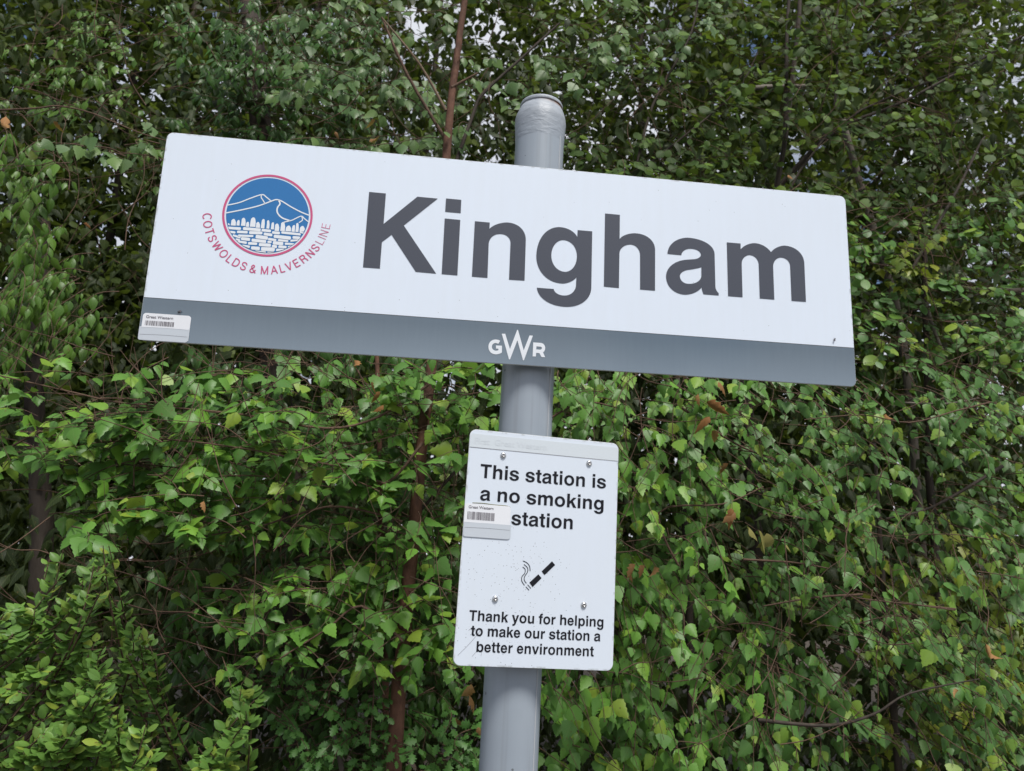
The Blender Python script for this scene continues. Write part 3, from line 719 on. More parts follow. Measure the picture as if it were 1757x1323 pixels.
for txt, x0, x1, base, cap in (('This station is', -.1305, .1312, .1278, .0272), ('a no smoking', -.1275, .1275, .0840, .0272), ('station', -.0622, .0638, .0413, .0272),
                               ('Thank you for helping', -.1325, .1345, -.1420, .0190), ('to make our station a', -.1275, .1292, -.1690, .0190), ('better environment', -.1145, .1165, -.1973, .0190)):
    mesh_obj('lettering', *text_line(txt, x0, x1, base, cap, -.0006), M_BLACK, notice)
def quad(*p): return [list(p)]
cig = mesh_obj('cigarette_symbol', *join([fill(quad((-.0192, -.0665), (-.0020, -.0498), (.0049, -.0566), (-.0122, -.0744)), -.0006), fill(quad((.0043, -.0439), (.0244, -.0235), (.0310, -.0302), (.0105, -.0507)), -.0006)]), M_BLACK, notice)
mesh_obj('ash_lines', *join([ribbon([(-.0225, -.0705), (-.0156, -.0771)], .0013, -.0006, False), ribbon([(-.0259, -.0744), (-.0189, -.0809)], .0013, -.0006, False)]), M_BLACK, cig)
mesh_obj('smoke_lines', *join([ribbon(p, .0014, -.0006) for p in (
    [(-.0344, -.0263), (-.0262, -.0295), (-.0205, -.0358), (-.0188, -.0449)],
    [(-.0319, -.0328), (-.0248, -.0386), (-.0238, -.0460), (-.0291, -.0555), (-.0296, -.0622), (-.0249, -.0682)],
    [(-.0342, -.0378), (-.0290, -.0422), (-.0295, -.0497), (-.0344, -.0558), (-.0345, -.0641), (-.0285, -.0723)])]), M_BLACK, cig)
sticker(notice, (-.1563, -.0648, .0190, .0762), (-.1560, -.0625, .0123, .0400), (-.1490, -.0995, .0668), (-.1502, -.0970, .0454, .0606), -0.0009, 5, ((.0400, .0005), (.0295, .0004)))
mesh_obj('mossy_line', *ribbon([(-.142, .0775), (-.12, .0782), (-.10, .0770), (-.075, .0768), (-.066, .0745)], .0013, -.0006), plain('moss', (0.16, 0.15, 0.04), .9), notice)
scr = []
for p in ([(-.149, -.205), (-.128, -.183), (-.108, -.158)], [(-.132, -.160), (-.124, -.153)], [(-.122, -.206), (-.110, -.192)], [(-.105, -.205), (-.103, -.184)], [(-.128, -.168), (-.118, -.157)]):
    scr.append(ribbon(p, .0004, -.0004))
mesh_obj('scratches', *join(scr), M_BAR, notice)

def lathe(prof, n=32, cx=0, cy=0):
    vs, fs = [], []
    for k, (r, z) in enumerate(prof):
        for i in range(n):
            a = 2 * math.pi * i / n
            vs.append((cx + r * math.cos(a), cy + r * math.sin(a), z))
    for k in range(len(prof) - 1):
        for i in range(n):
            j = (i + 1) % n
            fs.append((k * n + i, k * n + j, (k + 1) * n + j, (k + 1) * n + i))
    return vs, fs
for bx, bz in ((-.0866, .1759), (.0936, .1763), (-.0847, -.1002), (.0929, -.1027)):
    v, f = lathe([(.0001, -.0022), (.0012, -.0022), (.0019, -.0028), (.0021, -.0042), (.0030, -.0044), (.0046, -.0036), (.0058, -.0020), (.0062, -.0008), (.0062, 0)], 28)
    # built along z: turn so the dome faces local -y
    v = [(x, z, -y) for x, y, z in v]
    o = mesh_obj('bolt', v, [g[::-1] for g in f], M_STEEL, notice, True)
    o.location = (bx, 0, bz)
for z in (0.176, -0.101):
    mesh_obj('rear_channel', [(x, y, z + dz) for dz in (-.012, .012) for x, y in ((-.12, .003), (.12, .003), (.12, .022), (-.12, .022))],
             [(3, 2, 1, 0), (4, 5, 6, 7), (0, 1, 5, 4), (1, 2, 6, 5), (2, 3, 7, 6), (3, 0, 4, 7)], M_STEEL, notice)

# ---------------------------------------------------------------- post
PX, PY, PR = 0.04122106, 0.087, 0.057
# cap lip is seen at pixel (929, 166)
ztop = float(at(929, 168, PY - 0.03)[2])
post = empty('signpost', (PX, PY, 0))
tag(post, 'round grey painted steel post carrying the long sign and the notice', 'post')
v, f = lathe([(PR, -.05)] + [(PR, ztop * i / 12) for i in range(1, 12)] + [(PR, ztop - .10)], 64)
mesh_obj('pole', v, f, M_POLE, post, True)
prof = [(PR, -.0505), (PR + .0006, -.045), (PR + .0012, -.03), (PR + .0025, -.012), (PR + .0036, .004), (PR + .0030, .016), (PR - .0005, .028), (PR - .0045, .038), (PR - .0072, .043), (PR - .0085, .0455),
        (PR - .0080, .0462), (PR - .0064, .0466), (PR - .0058, .0480), (PR - .0058, .0530), (PR - .0072, .0560), (PR - .014, .0590), (PR - .030, .0615), (.001, .0625)]
v, f = lathe(prof, 72)
vv = []
for x, y, z in v:
    r = math.hypot(x, y)
    if z < .045 and r > .03:
        q = noise.fractal(Vector((x * 26, y * 26, z * 40 + x * 18)), 1.0, 2.1, 4) * .0014 * min(1, max(0, (z + .05) / .06)) ** 2
        x, y = x * (1 + q / r), y * (1 + q / r)
    vv.append((x, y, z))
o = mesh_obj('cap', vv, f, M_CAP, post, True); o.location = (0, 0, ztop - .0585)
# weld seam down the right-hand side
a = math.radians(-42)
seam = [(PR + .0003) * math.cos(a), (PR + .0003) * math.sin(a)]
v, f = lathe([(.0012, 0), (.0012, ztop - .10)], 8, *seam)
mesh_obj('weld_seam', v, f, plain('seam_paint', (.42, .44, .46), .35), post, True)

# ---------------------------------------------------------------- two small flies resting on the long sign
def fly(x, z, ang, label):
    root = empty('fly', mat=sign.matrix_world @ Matrix.Translation((x, -.0007, z)) @ Matrix.Rotation(ang, 4, 'Y'))
    tag(root, label, 'fly', 'flies resting on the long sign')
    prof = [(.0001, -.0032), (.0011, -.0024), (.0015, -.0008), (.0010, .0004), (.0014, .0014), (.0009, .0024), (.0011, .0030), (.0001, .0040)]
    v, f = lathe(prof, 10)
    mesh_obj('body', [(x_, y_ - .0018, z_) for x_, y_, z_ in v], f, M_DARK, root, True)
    for s in (-1, 1):
        mesh_obj('wing', [(0, -.0030, .001), (s * .0022, -.0032, -.0015), (s * .0018, -.0030, -.0046), (s * .0003, -.0031, -.0038)], [(0, 1, 2, 3)], M_BAR, root)
    lg = [ribbon([(s * .0008, k), (s * .0026, k + .0006)], .0003, -.0006, False) for s in (-1, 1) for k in (-.001, .0005, .002)]
    mesh_obj('legs', *join(lg), M_DARK, root)
fly(.7047, -.1215, .5, 'tiny black fly on the white at the lower right corner of the long sign')
fly(-.6786, -.1624, -1.9, 'tiny black fly on the grey band above the barcode sticker')

# ---------------------------------------------------------------- leaves, twigs and plants
def leaf_template(outline, serr=0.0, fold=0.18, curl=0.16, petiole=0.22, lobes=False):
    """outline: (y, half width) from base to tip; blade folded along its rib and curling down to the tip"""
    V, F, U = [], [], []
    n = len(outline)
    for i, (y, w) in enumerate(outline):
        z = -curl * y * y
        k = serr * (1 if i % 2 else -1) if 0 < i < n - 1 else 0
        V += [(0, y, z), (-(w + k), y + (0.03 if lobes else 0), z - fold * w), (w + k * .8, y + (0.03 if lobes else 0), z - fold * w)]
        U += [(.5, y), (.5 - w, y), (.5 + w, y)]
    for i in range(n - 1):
        a, b = 3 * i, 3 * i + 3
        if outline[i + 1][1] <= 1e-4:
            F += [(a, b, a + 1), (a, a + 2, b)]
        elif outline[i][1] <= 1e-4:
            F += [(a, b, b + 1), (a, b + 2, b)]
        else:
            F += [(a, b, b + 1, a + 1), (a, a + 2, b + 2, b)]
    if petiole:
        b = len(V)
        V += [(-.012, 0, 0), (.012, 0, 0), (.010, -petiole, .05), (-.010, -petiole, .05)]
        U += [(.5, 0)] * 4
        F += [(b, b + 1, b + 2, b + 3)]
    return np.array(V, float), F, np.array(U, float)

T = {
 'birch': [leaf_template([(0, 0), (.02, .22), (.09, .37), (.18, .43), (.28, .40), (.38, .37), (.48, .29), (.58, .255), (.68, .17), (.78, .125), (.89, .05), (1, 0)], .017, f, c) for f, c in ((.18, .15), (.42, .30), (.05, -.12), (.30, .05))],
 'birch_lo': [leaf_template([(0, 0), (.10, .36), (.35, .41), (.65, .23), (1, 0)], 0, f, c, 0) for f, c in ((.15, .12), (.30, .28))],
 'ivy': [leaf_template([(0, .02), (.12, .20), (.30, .29), (.52, .24), (.78, .11), (1, 0)], 0, f, c) for f, c in ((.22, .25), (.35, .45))],
 'dead': [leaf_template([(0, 0), (.06, .20), (.16, .34), (.26, .22), (.40, .36), (.52, .20), (.66, .26), (.80, .10), (1, .02)], .03, f, c) for f, c in ((.9, .5), (1.3, -.6), (.6, .9))],
 'ivy_lo': [leaf_template([(0, 0), (.28, .28), (.6, .20), (1, 0)], 0, .25, .35, 0)],
 'oval': [leaf_template([(0, 0), (.10, .16), (.28, .30), (.52, .34), (.76, .24), (.92, .09), (1, 0)], 0, f, c, .08) for f, c in ((.3, .15), (.45, .25))],
 'round': [leaf_template([(0, .06), (.08, .26), (.25, .41), (.48, .45), (.70, .37), (.87, .20), (.96, .06), (1, 0)], .010, f, c) for f, c in ((.12, .15), (.25, .30), (.06, -.06))],
 'round_lo': [leaf_template([(0, 0), (.22, .40), (.55, .42), (.85, .22), (1, 0)], 0, .15, .2, 0)],
 'lobed': [leaf_template([(0, .03), (.14, .12), (.22, .38), (.34, .20), (.46, .46), (.58, .20), (.70, .34), (.80, .16), (.92, .16), (1, 0)], 0, f, c, .3, True) for f, c in ((.12, .10), (.25, .2))],
 'maple': [leaf_template([(0, .16), (.05, .34), (.14, .46), (.26, .30), (.38, .44), (.52, .26), (.72, .14), (1, 0)], 0, f, c, .3, True) for f, c in ((.12, .10), (.2, .2))],
}

def unit(v): return v / np.linalg.norm(v, axis=-1, keepdims=True)

class Leaves:
    """poses of one plant's leaves: base point, tip direction, facing, size, template, random"""
    def __init__(self): self.P, self.D, self.N, self.S, self.R = [], [], [], [], []
    def add(self, p, d, n, s, r=None):
        self.P.append(p); self.D.append(d); self.N.append(n); self.S.append(s); self.R.append(rnd.random() if r is None else r)
    def arrays(self):
        P = np.array(self.P).reshape(-1, 3); D = unit(np.array(self.D).reshape(-1, 3)); N = np.array(self.N).reshape(-1, 3)
        N = N - (N * D).sum(1, keepdims=True) * D
        return P, D, unit(N + 1e-6), np.array(self.S), np.array(self.R)

def set_leaf_data(me, uv, rv=None):
    lv = np.empty(len(me.loops), int); me.loops.foreach_get('vertex_index', lv)
    l = me.uv_layers.new(name='leaf_uv'); l.data.foreach_set('uv', uv[lv].astype(np.float32).ravel())
    if rv is not None:
        a = me.attributes.new('leaf_random', 'FLOAT', 'POINT'); a.data.foreach_set('value', rv.astype(np.float32))

def raw_mesh(name, V, tris, mat):
    me = bpy.data.meshes.new(name)
    me.vertices.add(len(V)); me.vertices.foreach_set('co', V.astype(np.float32).ravel())
    me.loops.add(tris.size); me.loops.foreach_set('vertex_index', tris.astype(np.int32).ravel())
    me.polygons.add(len(tris)); me.polygons.foreach_set('loop_start', np.arange(0, tris.size, tris.shape[1], dtype=np.int32))
    me.polygons.foreach_set('use_smooth', np.ones(len(tris), bool))
    me.update(calc_edges=True)
    me.materials.append(mat)
    return me

def tri_faces(F):
    out = []
    for f in F:
        out.append(f[:3])
        if len(f) == 4: out.append((f[0], f[2], f[3]))
    return np.array(out)

LEAF_MESH = {}
def leaf_mesh(kind, k, mat):
    key = (kind, k, mat.name)
    if key not in LEAF_MESH:
        V, F, U = T[kind][k]
        me = bpy.data.meshes.new('leaf'); me.from_pydata([tuple(v) for v in V], [], F); me.update()
        me.polygons.foreach_set('use_smooth', [True] * len(F))
        set_leaf_data(me, U); me.materials.append(mat)
        LEAF_MESH[key] = me
    return LEAF_MESH[key]

def mass(name, L, kind, mat, parent, stuff=True, idx=None):
    P, D, N, S, R = L.arrays() if isinstance(L, Leaves) else L
    if idx is not None: P, D, N, S, R = P[idx], D[idx], N[idx], S[idx], R[idx]
    if not len(P): return None
    X = np.cross(D, N)
    Vs, Fs, Us, Rs, off = [], [], [], [], 0
    for k, (V, F, U) in enumerate(T[kind]):
        sel = np.arange(len(P)) % len(T[kind]) == k
        if not sel.any(): continue
        B = np.stack([X[sel] * (.72 + .36 * ((R[sel] * 7.31) % 1))[:, None], D[sel], N[sel]], 1) * S[sel][:, None, None]          # rows are the local axes
        W = np.einsum('vk,nkj->nvj', V, B) + P[sel][:, None, :]
        n, m = W.shape[:2]
        f = tri_faces(F)
        Fs.append((f[None] + (np.arange(n) * m)[:, None, None]).reshape(-1, 3) + off)
        Vs.append(W.reshape(-1, 3)); Us.append(np.tile(U, (n, 1))); Rs.append(np.repeat(R[sel], m)); off += n * m
    me = raw_mesh(name, np.concatenate(Vs), np.concatenate(Fs), mat)
    set_leaf_data(me, np.concatenate(Us), np.concatenate(Rs))
    o = bpy.data.objects.new(name, me); link(o)
    if parent:
        o.parent = parent; o.matrix_parent_inverse = Matrix.Translation(-Vector(parent.location))
    if stuff: o['kind'] = 'stuff'
    return o

def on_sign(x, y):
    return (235 < x < 1470 and 228 + .094 * (x - 287) < y < 585 + .065 * (x - 236)) or (778 < x < 1062 and 738 < y < 1152) or (850 < x < 968 and 168 < y < 760) or (822 < x < 930 and y > 1140)

ZBUF = {}
ALL = []                                         # every plant's near leaves, to choose the ones that show
def register(L, kind, mat, root, cap=300):
    ALL.append((L.arrays(), kind, mat, root, cap))

def place_registered():
    cell = 13.0
    best = {}
    info = []
    for a, (arr, kind, mat, root, cap) in enumerate(ALL):
        P, D, N, S, R = arr
        c = P + D * S[:, None] * .5
        q = c - CAM; f = q @ FWD
        X = 878.5 + F_PX * (q @ RIGHT) / f; Y = 661.5 + F_PX * (q @ DOWN) / f
        facing = np.abs((unit(q) * N).sum(1))
        info.append((X, Y, f, facing))
        for i in range(len(P)):
            if not (4 < X[i] < 1753 and 4 < Y[i] < 1319) or on_sign(X[i], Y[i]): continue
            k = (int(X[i] // cell), int(Y[i] // cell))
            r = max(1, int(S[i] * F_PX / f[i] * .45 * facing[i] // cell))
            for dx in range(-r + 1, r):
                for dy in range(-r + 1, r):
                    kk = (k[0] + dx, k[1] + dy)
                    if kk not in best or f[i] < best[kk][0]: best[kk] = (f[i], a, i)
    shown = {}
    for f, a, i in best.values(): shown[(a, i)] = shown.get((a, i), 0) + 1
    per_root = {}
    for a, (arr, kind, mat, root, cap) in enumerate(ALL):
        P, D, N, S, R = arr
        X, Y, f, facing = info[a]
        cand = [(S[i] / f[i] * (.3 + facing[i]), i) for i in range(len(P)) if (a, i) in shown]
        cand.sort(reverse=True)
        room = cap - per_root.get(root.name, 0)
        pick = [i for _, i in cand[:max(0, room)]]
        per_root[root.name] = per_root.get(root.name, 0) + len(pick)
        base = Vector(root.location)
        for i in pick:
            o = bpy.data.objects.new('leaf', leaf_mesh(kind, i % len(T[kind]), mat))
            x = np.cross(D[i], N[i]) * (.72 + .36 * ((R[i] * 7.31) % 1))
            o.parent = root
            o.matrix_local = Matrix(((x[0] * S[i], D[i][0] * S[i], N[i][0] * S[i], P[i][0] - base.x), (x[1] * S[i], D[i][1] * S[i], N[i][1] * S[i], P[i][1] - base.y),
                                     (x[2] * S[i], D[i][2] * S[i], N[i][2] * S[i], P[i][2] - base.z), (0, 0, 0, 1)))
            link(o)
        rest = np.setdiff1d(np.arange(len(P)), np.array(pick, int))
        mass('leaves', arr, kind, mat, root, True, rest)

def tube(pts, r0, r1, n=6, wob=0.0):
    """round tapering limb through points; returns verts, faces"""
    P = [np.asarray(p, float) for p in pts]
    if len(P) > 2:
        Q = []
        for i in range(len(P) - 1):
            a, b, c, d = P[max(0, i - 1)], P[i], P[i + 1], P[min(len(P) - 1, i + 2)]
            for j in range(4):
                t = j / 4
                Q.append(0.5 * ((2 * b) + (c - a) * t + (2 * a - 5 * b + 4 * c - d) * t * t + (3 * b - a - 3 * c + d) * t ** 3))
        P = Q + [P[-1]]
    vs, fs = [], []
    up = np.array([.3, .2, .93])
    for i, p in enumerate(P):
        d = unit(P[min(len(P) - 1, i + 1)] - P[max(0, i - 1)] + 1e-9)
        a = np.cross(d, up)
        if np.linalg.norm(a) < .1: a = np.cross(d, np.array([1., 0, 0]))
        a = unit(a); b = np.cross(d, a)
        t = i / (len(P) - 1); r = r0 + (r1 - r0) * t
        if wob: p = p + np.array([rnd.uniform(-1, 1), rnd.uniform(-1, 1), 0]) * wob
        for k in range(n):
            an = 2 * math.pi * k / n
            rr = r * (1 + (.10 * math.sin(3 * an + i) + rnd.uniform(-.06, .06) if r > .012 else 0))
            vs.append(p + a * math.cos(an) * rr + b * math.sin(an) * rr)
    for i in range(len(P) - 1):
        for k in range(n):
            j = (k + 1) % n
            fs.append((i * n + k, i * n + j, (i + 1) * n + j, (i + 1) * n + k))
    return vs, fs

def limb(name, pts, r0, r1, mat, root, n=10, wob=0.0):
    vs, fs = tube(pts, r0, r1, n, wob)
    b = np.array(root.location)
    return mesh_obj(name, [v - b for v in vs], fs, mat, root, True)

def nz2(x, y, s, seed=0.0):
    return noise.noise(Vector((x / s, y / s, seed))) * .5 + .5

class Twigs:
    def __init__(self): self.v, self.f = [], []
    def add(self, pts, r0, r1, n=4):
        vs, fs = tube(pts, r0, r1, n)
        b = len(self.v); self.v += vs; self.f += [tuple(b + q for q in g) for g in fs]
    def build(self, root, mat=B_TWIG):
        if not self.v: return
        b = np.array(root.location)
        o = mesh_obj('twigs', [v - b for v in self.v], self.f, mat, root, True); o['kind'] = 'stuff'

def spray(L, tw, base, tip, n, size, droop=.7, up=.25, sag=.12, r0=.0022, spread=.6, jit=.35, face=(0, -.72, .62), group=1):
    """one shoot: a curved twig from base to tip with alternate leaves hanging from it"""
    base, tip = np.asarray(base, float), np.asarray(tip, float)
    ln = np.linalg.norm(tip - base)
    mid = (base + tip) / 2 + np.array([rnd.uniform(-.09, .09), rnd.uniform(-.04, .04), (sag + rnd.uniform(-.06, .1)) * ln])
    pt = lambda u: (1 - u) ** 2 * base + 2 * u * (1 - u) * mid + u * u * tip
    if tw is not None: tw.add([pt(0), pt(.35), pt(.7), pt(1)], r0, r0 * .35, 4)
    face = np.asarray(face, float)
    for k in range(n):
        u = .18 + .82 * (k + rnd.random() * .6) / n
        p = pt(min(u, 1)); d = unit(pt(min(1, u + .03)) - pt(max(0, u - .03)) + 1e-9)
        sd = np.cross(d, np.array([0, -.6, .8])); sd = unit(sd + 1e-6) * (1 if k % 2 else -1)
        if k == n - 1: sd = sd * .2
        for g in range(group):
            dirn = sd * spread + d * .5 + np.array([0, 0, -droop]) + np.array([rnd.gauss(0, jit), rnd.gauss(0, jit) - .05, rnd.gauss(0, jit * .6)])
            dirn = unit(dirn)
            s = size * rnd.choice((.42, .6, .75, .88, 1.0, 1.08)) * .94 * (1 - .25 * (u > .9))
            nn = face + np.array([rnd.gauss(0, .35), rnd.gauss(0, .30), rnd.gauss(0, .35)]) - d * .1
            L.add(p + dirn * s * .2 + np.array([rnd.gauss(0, .004) for _ in range(3)]), dirn, nn, s)

def zone_sprays(L, tw, box, ydep, count, nleaf, size, seed, thr=.42, scale=130, back=(.22, .5), rise=(-.05, .22), side=.28, holes=(), relief=.6, **kw):
    """fill a region of the hedge face with shoots that come forward out of its depth"""
    x0, y0, x1, y1 = box
    made = tries = 0
    while made < count and tries < count * 30:
        tries += 1
        x, y = rnd.uniform(x0, x1), rnd.uniform(y0, y1)
        e = min((x - x0) / 60, (x1 - x) / 60, (y - y0) / 60, (y1 - y) / 60, 1)
        q = nz2(x, y, scale, seed)
        if hollow(x, y) or q < thr + rnd.gauss(0, .06) or rnd.random() > e + .3: continue
        if any(((x - hx) / hr) ** 2 + ((y - hy) / (hr * 1.1)) ** 2 < rnd.uniform(.6, 1.2) for hx, hy, hr in holes): continue
        dep = ydep[1] - (ydep[1] - ydep[0]) * min(1, max(0, (q - thr) / (.9 - thr) * relief + rnd.random() * (1 - relief)))
        tip = at(x, y, dep)
        base = tip + np.array([rnd.uniform(-side, side), rnd.uniform(*back), rnd.uniform(*rise)])
        spray(L, tw, base, tip, rnd.randint(*nleaf), size * rnd.uniform(.85, 1.12), **kw)
        made += 1

def bare_twigs(tw, box, yd, count, ln, r=.0022):
    """leafless twigs that kink and fork inside the hedge"""
    for _ in range(count):
        p = at(rnd.uniform(box[0], box[2]), rnd.uniform(box[1], box[3]), rnd.uniform(*yd))
        d = unit(np.array([rnd.gauss(0, 1), rnd.gauss(0, .3), rnd.gauss(.3, .6)])); P = [p]; l = ln * rnd.uniform(.4, 1.2)
        for k in range(4):
            d = unit(d + np.array([rnd.gauss(0, .22), rnd.gauss(0, .15), rnd.gauss(0, .22)])); P.append(P[-1] + d * l / 4)
            if k in (1, 2):
                e = unit(d + np.array([rnd.gauss(0, .6), rnd.gauss(0, .3), rnd.gauss(0, .6)]))
                tw.add([P[-1], P[-1] + e * l * .16, P[-1] + (e + np.array([0, 0, rnd.gauss(0, .3)])) * l * .3], r * .6, r * .3, 3)
        tw.add(P, r, r * .35, 4)

def plant(name, label, category, px, Y, group=None):
    p = at(px, 1000, Y)
    o = empty(name, (float(p[0]), float(Y), 0))
    return tag(o, label, category, group)

def path_px(pts, Y, to_ground=True, up=None):
    """trunk path through pixels of the photograph on the plane y = Y, carried down to the ground and on upwards"""
    P = [at(x, y, Y) for x, y in pts]
    P.sort(key=lambda p: p[2])
    if to_ground and P[0][2] > 0:
        s = (P[1] - P[0]) / (P[1][2] - P[0][2])
        P.insert(0, P[0] - s * (P[0][2] + .12) * .6 - np.array([0, 0, (P[0][2] + .12) * .4]))
        P[0][2] = -.12
    if up:
        d = P[-1] - P[-2]; P.append(P[-1] + d / np.linalg.norm(d) * up)
    return P

# sky gaps between the upper branches, as directions from the camera: (x, y, radius)
HOLES = [(715, 40, 36), (842, 50, 34), (900, 75, 22), (1290, 90, 34), (1380, 115, 20), (1385, 262, 46), (1475, 190, 16), (1560, 40, 14), (1610, 200, 20), (1480, 275, 22), (1560, 270, 16), (1500, 300, 26), (1640, 300, 14),
         (90, 395, 34), (195, 400, 36), (215, 130, 34), (262, 165, 26), (240, 215, 16), (190, 310, 30), (60, 340, 10), (240, 30, 20), (225, 60, 18),
         (1475, 385, 24), (1505, 450, 14), (1520, 482, 26), (1510, 512, 18), (1650, 520, 14), (1590, 565, 14), (1010, 245, 16), (1130, 140, 12), (1180, 40, 16), (1145, 215, 14), (650, 60, 14), (1740, 30, 12), (1700, 420, 8), (760, 640, 12), (850, 705, 6), (480, 400, 26), (1000, 500, 26)]

HOLLOWS = [(40, 860, 70), (250, 520, 60), (170, 300, 60), (110, 330, 50), (250, 130, 40), (100, 690, 40), (420, 300, 50), (250, 940, 50), (190, 560, 75), (130, 610, 60), (185, 480, 50), (150, 380, 60), (60, 900, 90), (30, 960, 70), (330, 1010, 60), (455, 960, 45), (540, 860, 35), (470, 1290, 60), (340, 880, 35), (600, 1130, 35), (760, 870, 30), (1180, 900, 40), (1250, 985, 55), (1340, 930, 38), (1130, 1130, 45), (1420, 1150, 50), (1330, 1120, 40), (1600, 960, 45), (1530, 850, 50), (1690, 860, 60), (1250, 1260, 40), (1010, 1180, 30), (1500, 1040, 40), (1560, 1290, 45), (1120, 760, 35), (1290, 690, 30)]
def hollow(x, y): return any((x - a) ** 2 + (y - b) ** 2 < (r * rnd.uniform(.55, 1.0)) ** 2 for a, b, r in HOLLOWS)

# --- background trees: trunks, limbs and far foliage, 4 to 9 m beyond the sign
def far_tree(label, px, Y, rtrunk, mat, x0, x1, count, seed, lean=0.0, limbs=5):
    t = plant('tree', label, 'tree', px, Y, 'trees standing behind the hedge')
    b = np.array(t.location)
    top = b + np.array([lean, 0, rnd.uniform(11, 13)])
    pts = [b + np.array([0, 0, -.15])] + [b + (top - b) * u + np.array([math.sin(u * 5 + seed) * .08, 0, 0]) for u in (.12, .3, .55, 1)]
    rtrunk *= .62
    limb('trunk', pts, rtrunk, rtrunk * .30, mat, t, 12)
    for i in range(limbs):
        u = rnd.uniform(.12, .5); s = b + (top - b) * u
        a = rnd.uniform(-1, 1); e = s + np.array([a * 1.4 + (.5 if a > 0 else -.5), rnd.uniform(-.8, .5), rnd.uniform(.2, 1.2)])
        limb('branch', [s, (s + e) / 2 + np.array([0, 0, .15]), e], rtrunk * .28, rtrunk * .06, mat, t, 6)
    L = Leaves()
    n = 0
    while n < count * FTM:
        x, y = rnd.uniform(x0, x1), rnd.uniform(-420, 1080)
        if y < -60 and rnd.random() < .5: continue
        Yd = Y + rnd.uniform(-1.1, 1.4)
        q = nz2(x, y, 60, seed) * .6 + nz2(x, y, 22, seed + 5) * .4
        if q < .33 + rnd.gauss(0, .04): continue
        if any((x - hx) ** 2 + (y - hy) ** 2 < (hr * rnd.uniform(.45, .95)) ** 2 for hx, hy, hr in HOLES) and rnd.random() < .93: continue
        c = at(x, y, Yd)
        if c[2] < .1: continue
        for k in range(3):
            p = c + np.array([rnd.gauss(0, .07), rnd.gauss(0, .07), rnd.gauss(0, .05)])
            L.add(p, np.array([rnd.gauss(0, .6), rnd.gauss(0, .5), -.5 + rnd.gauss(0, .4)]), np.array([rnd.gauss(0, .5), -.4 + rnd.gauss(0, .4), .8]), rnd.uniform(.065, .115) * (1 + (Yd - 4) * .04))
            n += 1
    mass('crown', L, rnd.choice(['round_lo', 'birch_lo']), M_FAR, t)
    return t

FTM = 1.85
FT = [('dark far tree at the left edge with sky gaps beside its trunk', 66, 4.6, .085, B_DARK, -340, 130, 12250, 1),
      ('grey brown tree with a slim trunk rising left of the long sign', 176, 5.0, .11, B_GREY, 60, 330, 11375, 2),
      ('leafy far tree behind the left half of the long sign', 420, 5.6, .12, B_DARK, 300, 650, 13125, 3),
      ('far tree with a large bright sky gap left of the post cap', 660, 6.2, .11, B_GREY, 600, 930, 10500, 4),
      ('far tree directly behind the right side of the post cap', 1075, 5.8, .12, B_GREY, 880, 1220, 13125, 5),
      ('far tree with a dark trunk above the right half of the long sign', 1325, 4.6, .10, B_DARK, 1180, 1460, 11375, 6),
      ('far tree with a pale lichen trunk right of the long sign', 1500, 5.4, .13, B_GREY, 1400, 1650, 10500, 7),
      ('dense far tree at the right edge of the hedge', 1690, 5.0, .12, B_DARK, 1580, 2080, 15750, 8)]
for a in FT: far_tree(*a)

# --- dark undergrowth filling the hedge's depth
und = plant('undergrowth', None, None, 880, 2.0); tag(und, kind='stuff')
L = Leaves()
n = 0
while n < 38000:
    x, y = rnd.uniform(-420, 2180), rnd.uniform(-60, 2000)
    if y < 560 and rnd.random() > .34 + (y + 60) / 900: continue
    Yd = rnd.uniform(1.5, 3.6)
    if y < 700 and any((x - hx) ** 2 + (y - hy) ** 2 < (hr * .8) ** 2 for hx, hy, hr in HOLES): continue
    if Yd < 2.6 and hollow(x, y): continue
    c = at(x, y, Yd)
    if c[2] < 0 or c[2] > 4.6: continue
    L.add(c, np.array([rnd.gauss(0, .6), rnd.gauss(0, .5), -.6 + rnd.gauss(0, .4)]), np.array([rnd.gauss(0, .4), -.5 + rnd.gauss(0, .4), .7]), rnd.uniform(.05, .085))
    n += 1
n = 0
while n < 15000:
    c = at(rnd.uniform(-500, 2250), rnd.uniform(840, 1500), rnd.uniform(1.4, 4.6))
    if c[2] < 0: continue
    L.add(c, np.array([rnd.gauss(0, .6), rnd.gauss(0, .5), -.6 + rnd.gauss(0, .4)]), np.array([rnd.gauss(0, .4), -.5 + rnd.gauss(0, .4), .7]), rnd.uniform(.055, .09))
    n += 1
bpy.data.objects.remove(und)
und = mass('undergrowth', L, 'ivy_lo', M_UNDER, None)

# --- ivy-clad mass under and left of the long sign
ivy = plant('ivy', 'dark glossy ivy covering a dead trunk behind the birch twigs left of the notice', 'ivy', 470, 1.55)
limb('stem', path_px([(520, 1250), (500, 900), (470, 600), (450, 250), (430, 20)], 1.75, True, 1.5), .07, .04, B_DARK, ivy, 12, .006)
L, tw = Leaves(), Twigs()
zone_sprays(L, tw, (270, 560, 800, 1360), (1.05, 1.5), 270, (7, 11), .062, 3.3, .24, 120, (.1, .35), (.0, .2), .2, droop=1.0, jit=.3, spread=.8, face=(0, -.6, .7))
zone_sprays(L, tw, (285, 0, 640, 300), (1.2, 1.7), 190, (7, 11), .058, 4.4, .34, 90, (.1, .35), (.0, .2), .2, holes=HOLES, droop=1.0, jit=.35, spread=.8)
zone_sprays(L, tw, (300, 260, 760, 600), (1.2, 1.6), 90, (6, 9), .06, 5.1, .35, 90, (.1, .3), (.0, .2), .2, droop=1.0)
bare_twigs(tw, (100, 600, 800, 1300), (.9, 1.4), 130, .45)
bare_twigs(tw, (300, -20, 860, 260), (1.0, 1.8), 60, .5)
register(L, 'ivy', M_IVY, ivy); tw.build(ivy)

